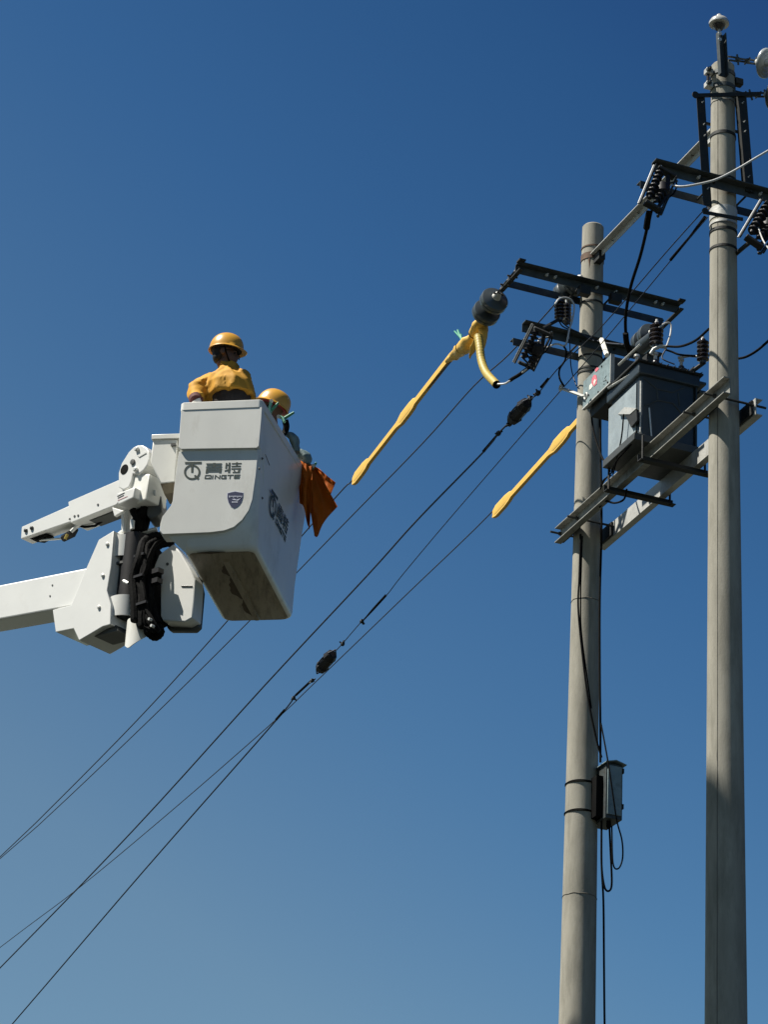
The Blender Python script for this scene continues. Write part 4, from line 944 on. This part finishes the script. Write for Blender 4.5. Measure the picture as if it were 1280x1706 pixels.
def helmet(par, c, fwd, up, s=1.0):
    up = V(up).normalized(); fwd = V(fwd); fwd = (fwd-up*fwd.dot(up)).normalized(); sd_ = up.cross(fwd)
    mb = MB(); rings = []; n = 36
    for k in range(11):
        e = math.pi/2*k/10
        ring = []
        for i in range(n):
            a = 2*math.pi*i/n; rr = math.cos(e)**.8 if k < 10 else .01
            x = .138*rr*math.cos(a); y = .112*rr*math.sin(a)
            ridge = .006*math.exp(-(y/.022)**2)*(1 if k < 10 else 1)
            ring.append(V(c)+(fwd*x+sd_*y+up*(.142*math.sin(e)**.95+ridge))*s)
        rings.append(ring)
    def bring(ex, dz, vis):
        return [V(c)+(fwd*((.138+ex)*math.cos(a)+(vis*max(0, math.cos(a))**3))+sd_*(.112+ex)*math.sin(a)+up*(dz-.012*max(0, math.cos(a))))*s for a in [2*math.pi*i/n for i in range(n)]]
    mb.loft([bring(-.012, -.002, 0), bring(.006, -.014, .022), bring(.009, -.010, .024), bring(.003, .002, .006)]+rings, cap=False)
    h = mb.build('helmet', helm, par, ang=50)
    MB().loft([[V(c)+(fwd*.125*q*math.cos(a)+sd_*.10*q*math.sin(a)+up*z)*s for a in [2*math.pi*i/20 for i in range(20)]] for q, z in ((1, -.012), (1, .01), (.8, .09), (.3, .12))]).build('helmet_lining', hlin if s > 1 else dcloth, h)
    return h
def head(c, f, u, verts, edges, neck):                                # face with brow, nose, chin
    f = V(f).normalized(); u = V(u); u = (u-f*u.dot(f)).normalized()
    verts.update(neck_top=(c-u*.055-f*.012, .062), skull=(c+u*.045-f*.01, (.078, .088)), crown=(c+u*.085-f*.005, (.06, .07)), face=(c-u*.035+f*.042, .060), chin=(c-u*.088+f*.062, .036), nose=(c-u*.015+f*.105, .012))
    edges += [(neck, 'neck_top'), ('neck_top', 'skull'), ('skull', 'crown'), ('neck_top', 'face'), ('face', 'chin'), ('face', 'nose')]
def fuse(name, mb, m, par, vox=.012, sm=6, folds=None, seed=0):        # union of closed shapes as one continuous surface
    org = V(par['_o']); me = bpy.data.meshes.new(name)
    bm = bmesh.new(); vs = [bm.verts.new(p-org) for p in mb.v]
    for f in mb.f: bm.faces.new([vs[i] for i in f])
    bmesh.ops.recalc_face_normals(bm, faces=bm.faces); bm.to_mesh(me); bm.free()
    o = bpy.data.objects.new(name, me); sc.collection.objects.link(o)
    r = o.modifiers.new('r', 'REMESH'); r.mode = 'VOXEL'; r.voxel_size = vox
    q = o.modifiers.new('q', 'SMOOTH'); q.iterations = sm; q.factor = .6
    dg = bpy.context.evaluated_depsgraph_get(); me2 = bpy.data.meshes.new_from_object(o.evaluated_get(dg)); bpy.data.objects.remove(o)
    if folds:
        amp, fr, st = folds
        for v in me2.vertices:
            c = V((v.co.x*st[0], v.co.y*st[1], v.co.z*st[2]))*fr+V((seed, seed*.7, 0))
            c += noise.noise_vector(c*.6)*.7
            rid = 1-abs(noise.noise(c))*2.2
            v.co += v.normal*amp*(max(0, rid)**2*1.1-.35+.5*noise.noise(c*2.3))
    for p in me2.polygons: p.use_smooth = True
    me2.materials.clear(); me2.materials.append(m)
    o = bpy.data.objects.new(name, me2); sc.collection.objects.link(o); o.parent = par; o['_o'] = tuple(org)
    return o
def ell(mb, c, x, y, z, n=16):
    c, x, y, z = V(c), V(x), V(y), V(z); rings = []
    for k in range(11):
        t = math.pi*k/10; rr = max(math.sin(t), .02)
        rings.append([c-z*math.cos(t)+x*rr*math.cos(2*math.pi*i/n)+y*rr*math.sin(2*math.pi*i/n) for i in range(n)])
    return mb.loft(rings)
def headshape(mb, c, f, u, neck):
    f = V(f).normalized(); u = V(u); u = (u-f*u.dot(f)).normalized(); s_ = u.cross(f)
    ell(mb, c+u*.035-f*.008, f*.096, s_*.076, u*.098)                   # skull
    ell(mb, c-u*.035+f*.028, f*.066, s_*.060, u*.062)                   # cheeks and jaw
    ell(mb, c-u*.080+f*.060, f*.028, s_*.030, u*.022)                   # chin
    ell(mb, c+u*.012+f*.078, f*.018, s_*.052, u*.012)                   # brow
    ell(mb, c-u*.022+f*.096, f*.020, s_*.014, u*.026)                   # nose
    ell(mb, c-u*.058+f*.088, f*.012, s_*.024, u*.006); ell(mb, c-u*.066+f*.086, f*.012, s_*.021, u*.006)   # lips
    for q in (1, -1): ell(mb, c-u*.012-f*.008+s_*.080*q, f*.022, s_*.010, u*.034)                       # ears
    mb.tube([neck, c-u*.05-f*.02], [.058, .056], 16)
def figure(mb, P, sw=.19):                                            # torso, arms and legs from a dictionary of joints
    mb.tube([P['pelvis'], P['waist'], P['chest'], P['neck']], [.13, .125, .14, .06], 20)
    mb.tube([P['sl'], P['chest'].lerp(P['neck'], .55), P['sr']], [.05, .085, .05], 14)
    for q in 'lr':
        mb.tube([P['s'+q], P['e'+q], P['w'+q]], [.052, .042, .028], 14); mb.ball(P['s'+q], .055, 14); mb.ball(P['e'+q], .043, 12)
        mb.tube([P['pelvis'].lerp(P['h'+q], .5), P['h'+q], P['k'+q], P['a'+q]], [.10, .088, .06, .042], 14); mb.ball(P['k'+q], .06, 12)
        mb.tube([P['a'+q]-Z*.01, P['t'+q]], [.045, .036], 12); mb.ball(P['t'+q], .037, 10)
    return mb
def hand(par, w0, d, pn, m, name='hand', sz=1.0):                     # palm, four bent fingers, thumb
    d = V(d).normalized(); pn = V(pn); pn = (pn-d*pn.dot(d)).normalized(); s_ = d.cross(pn)
    vs = dict(w=(w0, .024*sz), p=(w0+d*.05*sz, (.034*sz, .018*sz)), q=(w0+d*.085*sz, (.038*sz, .016*sz))); es = [('w', 'p'), ('p', 'q')]
    o = grow(name, vs, es, m, par, 1)
    for i, (off, L) in enumerate(((-.03, .065), (-.01, .075), (.01, .07), (.03, .055))):
        b = w0+d*.085*sz+s_*off*sz
        vf = dict(a=(b, .0095*sz), b=(b+d*L*.5*sz+pn*.012, .009*sz), c=(b+d*L*.75*sz+pn*(.012+L*.4)*sz, .008*sz), e=(b+d*L*.7*sz+pn*L*.75*sz, .007*sz))
        grow('finger', vf, [('a', 'b'), ('b', 'c'), ('c', 'e')], m, o, 1)
    b = w0+d*.03*sz-s_*.03*sz
    grow('thumb', dict(a=(b, .012*sz), b=(b+d*.03*sz-s_*.025*sz, .011*sz), c=(b+d*.055*sz-s_*.028*sz+pn*.02*sz, .009*sz)), [('a', 'b'), ('b', 'c')], m, o, 1)
    return o
def bdir(deg): a = math.radians(deg); return V((math.sin(a), math.cos(a), 0))

# worker at the near end, his back to us, head turned to the right
w1_ = thing('person', K(.33, .25, -1.1), 'worker in a yellow jacket and yellow helmet standing in the bucket, head turned right', 'person')
fw = bdir(96); tf_ = bdir(38); ts = bdir(38-90)                        # gaze; chest; his left
hc_ = K(.258, .22, .540)
tc_ = lambda w_: K(.355-.16*max(0, w_), .26, w_)
J = dict(pelvis=tc_(-.28), waist=tc_(-.08), chest=tc_(.18), neck=tc_(.40), sl=tc_(.32)+ts*.165, el=K(.060, .19, .19), wl=K(.10, .05, .05),
         sr=tc_(.31)-ts*.095, er=K(.46, .40, .04), wr=K(.50, .56, -.08), hl=tc_(-.36)+ts*.10, kl=tc_(-.72)+ts*.10+tf_*.03, al=tc_(-1.05)+ts*.11, tl=tc_(-1.08)+ts*.12+tf_*.14,
         hr=tc_(-.36)-ts*.10, kr=tc_(-.72)-ts*.10+tf_*.04, ar=tc_(-1.05)-ts*.11, tr=tc_(-1.08)-ts*.12+tf_*.14)
mb = figure(MB(), J); headshape(mb, hc_, fw, Z, J['neck']-Z*.03)
fuse('body', mb, skin_m, w1_, .010, 3)
def ring_(c, a, b, n=24): return [c+ts*a*math.cos(2*math.pi*k/n)+tf_*b*math.sin(2*math.pi*k/n) for k in range(n)]
mb = MB().loft([ring_(tc_(w_)+tf_*o, a, b) for w_, a, b, o in ((.165, .205, .17, -.01), (.20, .20, .17, -.015), (.27, .19, .165, -.025), (.335, .165, .135, -.02), (.375, .118, .105, -.012), (.41, .082, .086, -.005), (.455, .076, .082, .0), (.47, .070, .074, .0))])
mb.tube(spl([tc_(.30)+ts*.10, J['sl']+Z*.012-tf_*.01, J['sl'].lerp(J['el'], .55)+ts*.02, J['el'], J['el'].lerp(J['wl'], .5), J['wl']+Z*.02], 4), [.105]*4+[.108, .108, .107, .105]+[.102, .10, .096, .09]+[.084, .080, .076, .072]+[.066, .062, .058, .055, .052], 18)
mb.tube(spl([tc_(.30)-ts*.06, J['sr'], J['er'], J['wr']], 4), [.088]*4+[.085, .082, .08, .075]+[.07, .066, .06, .055, .05], 18)
fuse('jacket', mb, cloth, w1_, .009, 6, folds=(.021, 6.2, (1, 1, .55)), seed=5)
fuse('dark_underlayer', MB().loft([ring_(tc_(w_), a, b) for w_, a, b in ((-.2, .16, .14), (.0, .165, .145), (.20, .160, .145), (.26, .14, .12))]), dcloth, w1_, .012, 3)  # dark layer filling the band below the short jacket hem
fuse('trousers', MB().tube([tc_(-.16), tc_(-.34)], [.165, .165], 18).tube([J['hl'], J['kl'], J['al']+Z*.03], [.11, .08, .068], 16).tube([J['hr'], J['kr'], J['ar']+Z*.03], [.11, .08, .068], 16), dcloth, w1_, .014, 5, folds=(.012, 8, (1, 1, .7)))
MB().tube([K(.094, .07, .072), K(.104, .045, .040)], [.060, .050], 16).build('cuff', maroon, w1_)
MB().tube([K(.104, .034, .040), K(.118, .045, .015)], [.038, .036], 14).build('glove_cuff', glove_w, w1_)
hand(w1_, K(.118, .045, .022), KU*.55+KV*.35-Z*.75, KU*-.3-Z, glove_w)
hand(w1_, J['wr'], KU*.1+KV*.7-Z*.6, -KU, glove_w)
hm = ell(MB(), hc_+Z*.035-fw*.022, fw*.090, Z.cross(fw)*.083, Z*.092); ell(hm, hc_-Z*.030-fw*.050, fw*.050, Z.cross(fw)*.064, Z*.052)
fuse('hair', hm, hair, w1_, .008, 2, folds=(.003, 30, (1, 1, .4)))
helmet(w1_, hc_+Z*.040+fw*.005, fw-Z*.10, Z-bdir(82)*-.02, .99)
sdv = Z.cross(fw)
for s in (1, -1): MB().tube(spl([hc_+Z*.045+sdv*s*.085, hc_-Z*.03+sdv*s*.078+fw*.02, hc_-Z*.10+sdv*s*.03+fw*.05], 4), .006, 5).build('chin_strap', black, w1_)
gl = MB()
for s in (1, -1):
    gl.tube([hc_+Z*.0+sdv*s*.082, hc_+Z*.002+sdv*s*.062+fw*.098], .0035, 5)
    cc = hc_-Z*.006+sdv*s*.034+fw*.104
    gl.tube([cc+sdv*math.cos(a)*.026+Z*math.sin(a)*.018 for a in [2*math.pi*k/14 for k in range(15)]], .003, 5, cap=False)
gl.build('glasses', black, w1_)
for s in (1, -1):
    MB().ball(hc_-Z*.005+sdv*s*.032+fw*.078, .010, 10).build('eye', hair, w1_)

# worker further back, head bowed to the left
w2_ = thing('person', K(.44, .98, -1.1), 'second worker, mostly hidden in the bucket, yellow helmet bowed to the left', 'person')
f2 = (bdir(272)+Z*.42).normalized()
hc2 = K(.50, .84, .36)
u2 = (Z-f2*Z.dot(f2)).normalized()
J = {k: K(*q) for k, q in dict(pelvis=(.42, 1.02, -.30), waist=(.45, .99, -.12), chest=(.48, .95, .02), neck=(.51, .90, .22), sr=(.42, 1.08, .12), er=(.28, 1.1, -.12), wr=(.2, .98, -.28), sl=(.50, .77, .12), el=(.40, .68, -.12), wl=(.3, .72, -.28),
     hr=(.38, 1.08, -.40), kr=(.36, 1.08, -.74), ar=(.38, 1.09, -1.05), tr=(.26, 1.07, -1.08), hl=(.46, .92, -.40), kl=(.43, .9, -.74), al=(.45, .92, -1.05), tl=(.33, .9, -1.08)).items()}
mb = figure(MB(), J); headshape(mb, hc2, f2, u2, J['neck']-Z*.03)
fuse('body', mb, skin_m, w2_, .010, 3)
mb = MB().tube([J['pelvis']+Z*.1, J['waist'], J['chest'], J['chest'].lerp(J['neck'], .5), J['neck']-Z*.02], [.155, .155, .16, .13, .075], 20)
for q in 'lr': mb.tube([J['chest'].lerp(J['neck'], .4), J['s'+q], J['e'+q], J['w'+q]], [.09, .085, .07, .05], 16)
fuse('jacket', mb, bluegrey, w2_, .010, 5, folds=(.014, 9, (1, 1, .7)), seed=2)
fuse('trousers', MB().tube([J['pelvis']+Z*.1, J['pelvis']-Z*.06], [.16, .16], 18).tube([J['hl'], J['kl'], J['al']+Z*.03], [.11, .08, .068], 16).tube([J['hr'], J['kr'], J['ar']+Z*.03], [.11, .08, .068], 16), dcloth, w2_, .014, 5, folds=(.012, 8, (1, 1, .7)))
hand(w2_, K(.2, .98, -.28), -KU*.5-Z, KV, glove_w); hand(w2_, K(.3, .72, -.28), -KU*.5-Z, KV, glove_w)
grow('hair', dict(a=(hc2+u2*.055-f2*.03, (.078, .086)), b=(hc2-f2*.05, .064)), [('a', 'b')], hair, w2_, 2, amp=.004, freq=40)
helmet(w2_, hc2+u2*.04, f2, u2, 1.01)
s2_ = u2.cross(f2)
for s in (1, -1):
    MB().tube(spl([hc2+u2*.045+s2_*s*.085, hc2-u2*.03+s2_*s*.078+f2*.02, hc2-u2*.10+s2_*s*.03+f2*.05], 4), .006, 5).build('chin_strap', black, w2_)
    MB().ball(hc2-u2*.005+s2_*s*.032+f2*.078, .010, 10).build('eye', hair, w2_)

# ------------------------------------------------------------------ clips, rubber roll and orange sheet on the rim
def clip(label, jaw, up_, m, vv):
    c = thing('blanket_clip', Ku(jaw[0][0], jaw[0][1], .66), label, 'clip', 'green plastic clips on the bucket rim')
    MB().tube([Kv(*q, vv) for q in jaw], [.020]*len(jaw), 8, flat=.6).build('lower_arm', m, c)
    MB().tube([Kv(*q, vv) for q in up_], [.018, .013], 8, flat=.6).build('upper_arm', dgreen, c)
    MB().tube([Kv(jaw[-1][0], jaw[-1][1], vv-.02), Kv(jaw[-1][0], jaw[-1][1], vv+.03)], .016, 10).build('spring', bolt_m, c)
    return c
clip('pale green clip on the rim below the bowed helmet, one arm pointing right', [(474, 703), (470, 696), (464, 694)], [(474, 697), (490, 687)], mint, .55)
clip('green clip standing in front of the bowed face', [(451, 688), (449, 680), (452, 668)], [(452, 684), (464, 671)], mint, .30)
pad = solo(MB().tube(spl([Kv(475, 700, .6), Kv(477, 712, .62), Kv(472, 723, .62), Kv(459, 726, .55)], 6), .030, 10, flat=.6), 'rubber_strap', black, 'black curved rubber strap hooked over the rim under the pale green clip', 'strap')
rl = thing('rubber_roll', Kv(490, 735, .95), 'dull blue grey rubber sheet rolled over the far part of the rim', 'rubber sheet')
lump([(478, 722, .03), (487, 728, .05), (492, 740, .055), (494, 754, .045)], 'rolled_edge', bluegrey, rl, 3, .018, f=lambda x, y: Kv(x, y, .95), flat=.7)
lump([(494, 752, .04), (502, 757, .065), (510, 765, .068), (512, 776, .04)], 'folded_end', bluegrey, rl, 6, .016, f=lambda x, y: Kv(x, y, 1.15), flat=.7)
og = thing('orange_sheet', Kv(520, 780, 1.25), 'dark orange insulating sheets hung over the far right corner of the bucket', 'insulating sheet')
def sheet(top, bot, v0, amp, folds, name, ph=0, nx=28, ny=20):
    T = spl([V((x, y, 0)) for x, y in top], 8); Bm = spl([V((x, y, 0)) for x, y in bot], 8); mb = MB(); vs = []
    def at_(P, s): f = s*(len(P)-1); i = min(int(f), len(P)-2); return P[i].lerp(P[i+1], f-i)
    for j in range(ny+1):
        t = j/ny
        for i in range(nx+1):
            s = i/nx; q = at_(T, s).lerp(at_(Bm, s), t)
            d = v0+amp*(.3+.7*t)*(math.sin(s*folds*math.pi*2+ph)+.5*math.sin(s*folds*4.7+ph*2+t*2))+.02*noise.noise(V((s*5, t*5, ph)))
            vs.append(Kv(q.x, q.y, d))
    fs = [(j*(nx+1)+i, j*(nx+1)+i+1, (j+1)*(nx+1)+i+1, (j+1)*(nx+1)+i) for j in range(ny) for i in range(nx)]
    return mb.add(vs, fs).build(name, orange, og, thick=.004, ang=60)
sheet([(497, 765), (505, 770), (513, 774), (521, 777)], [(500, 838), (506, 845), (512, 870), (515, 882)], 1.10, .03, 1.6, 'near_fold')
sheet([(503, 770), (511, 772), (518, 774), (526, 778)], [(524, 893), (529, 893), (541, 868), (562, 844)], 1.20, .035, 1.3, 'long_sheet', 1.2)
sheet([(508, 772), (515, 773), (521, 774), (527, 778)], [(532, 845), (543, 835), (551, 824), (559, 804)], 1.28, .03, 1.0, 'back_sheet', 2.4)
clip('small dark clip at the top of the orange sheet', [(520, 782), (521, 778), (522, 776)], [(522, 778), (527, 771)], dgreen, 1.18)
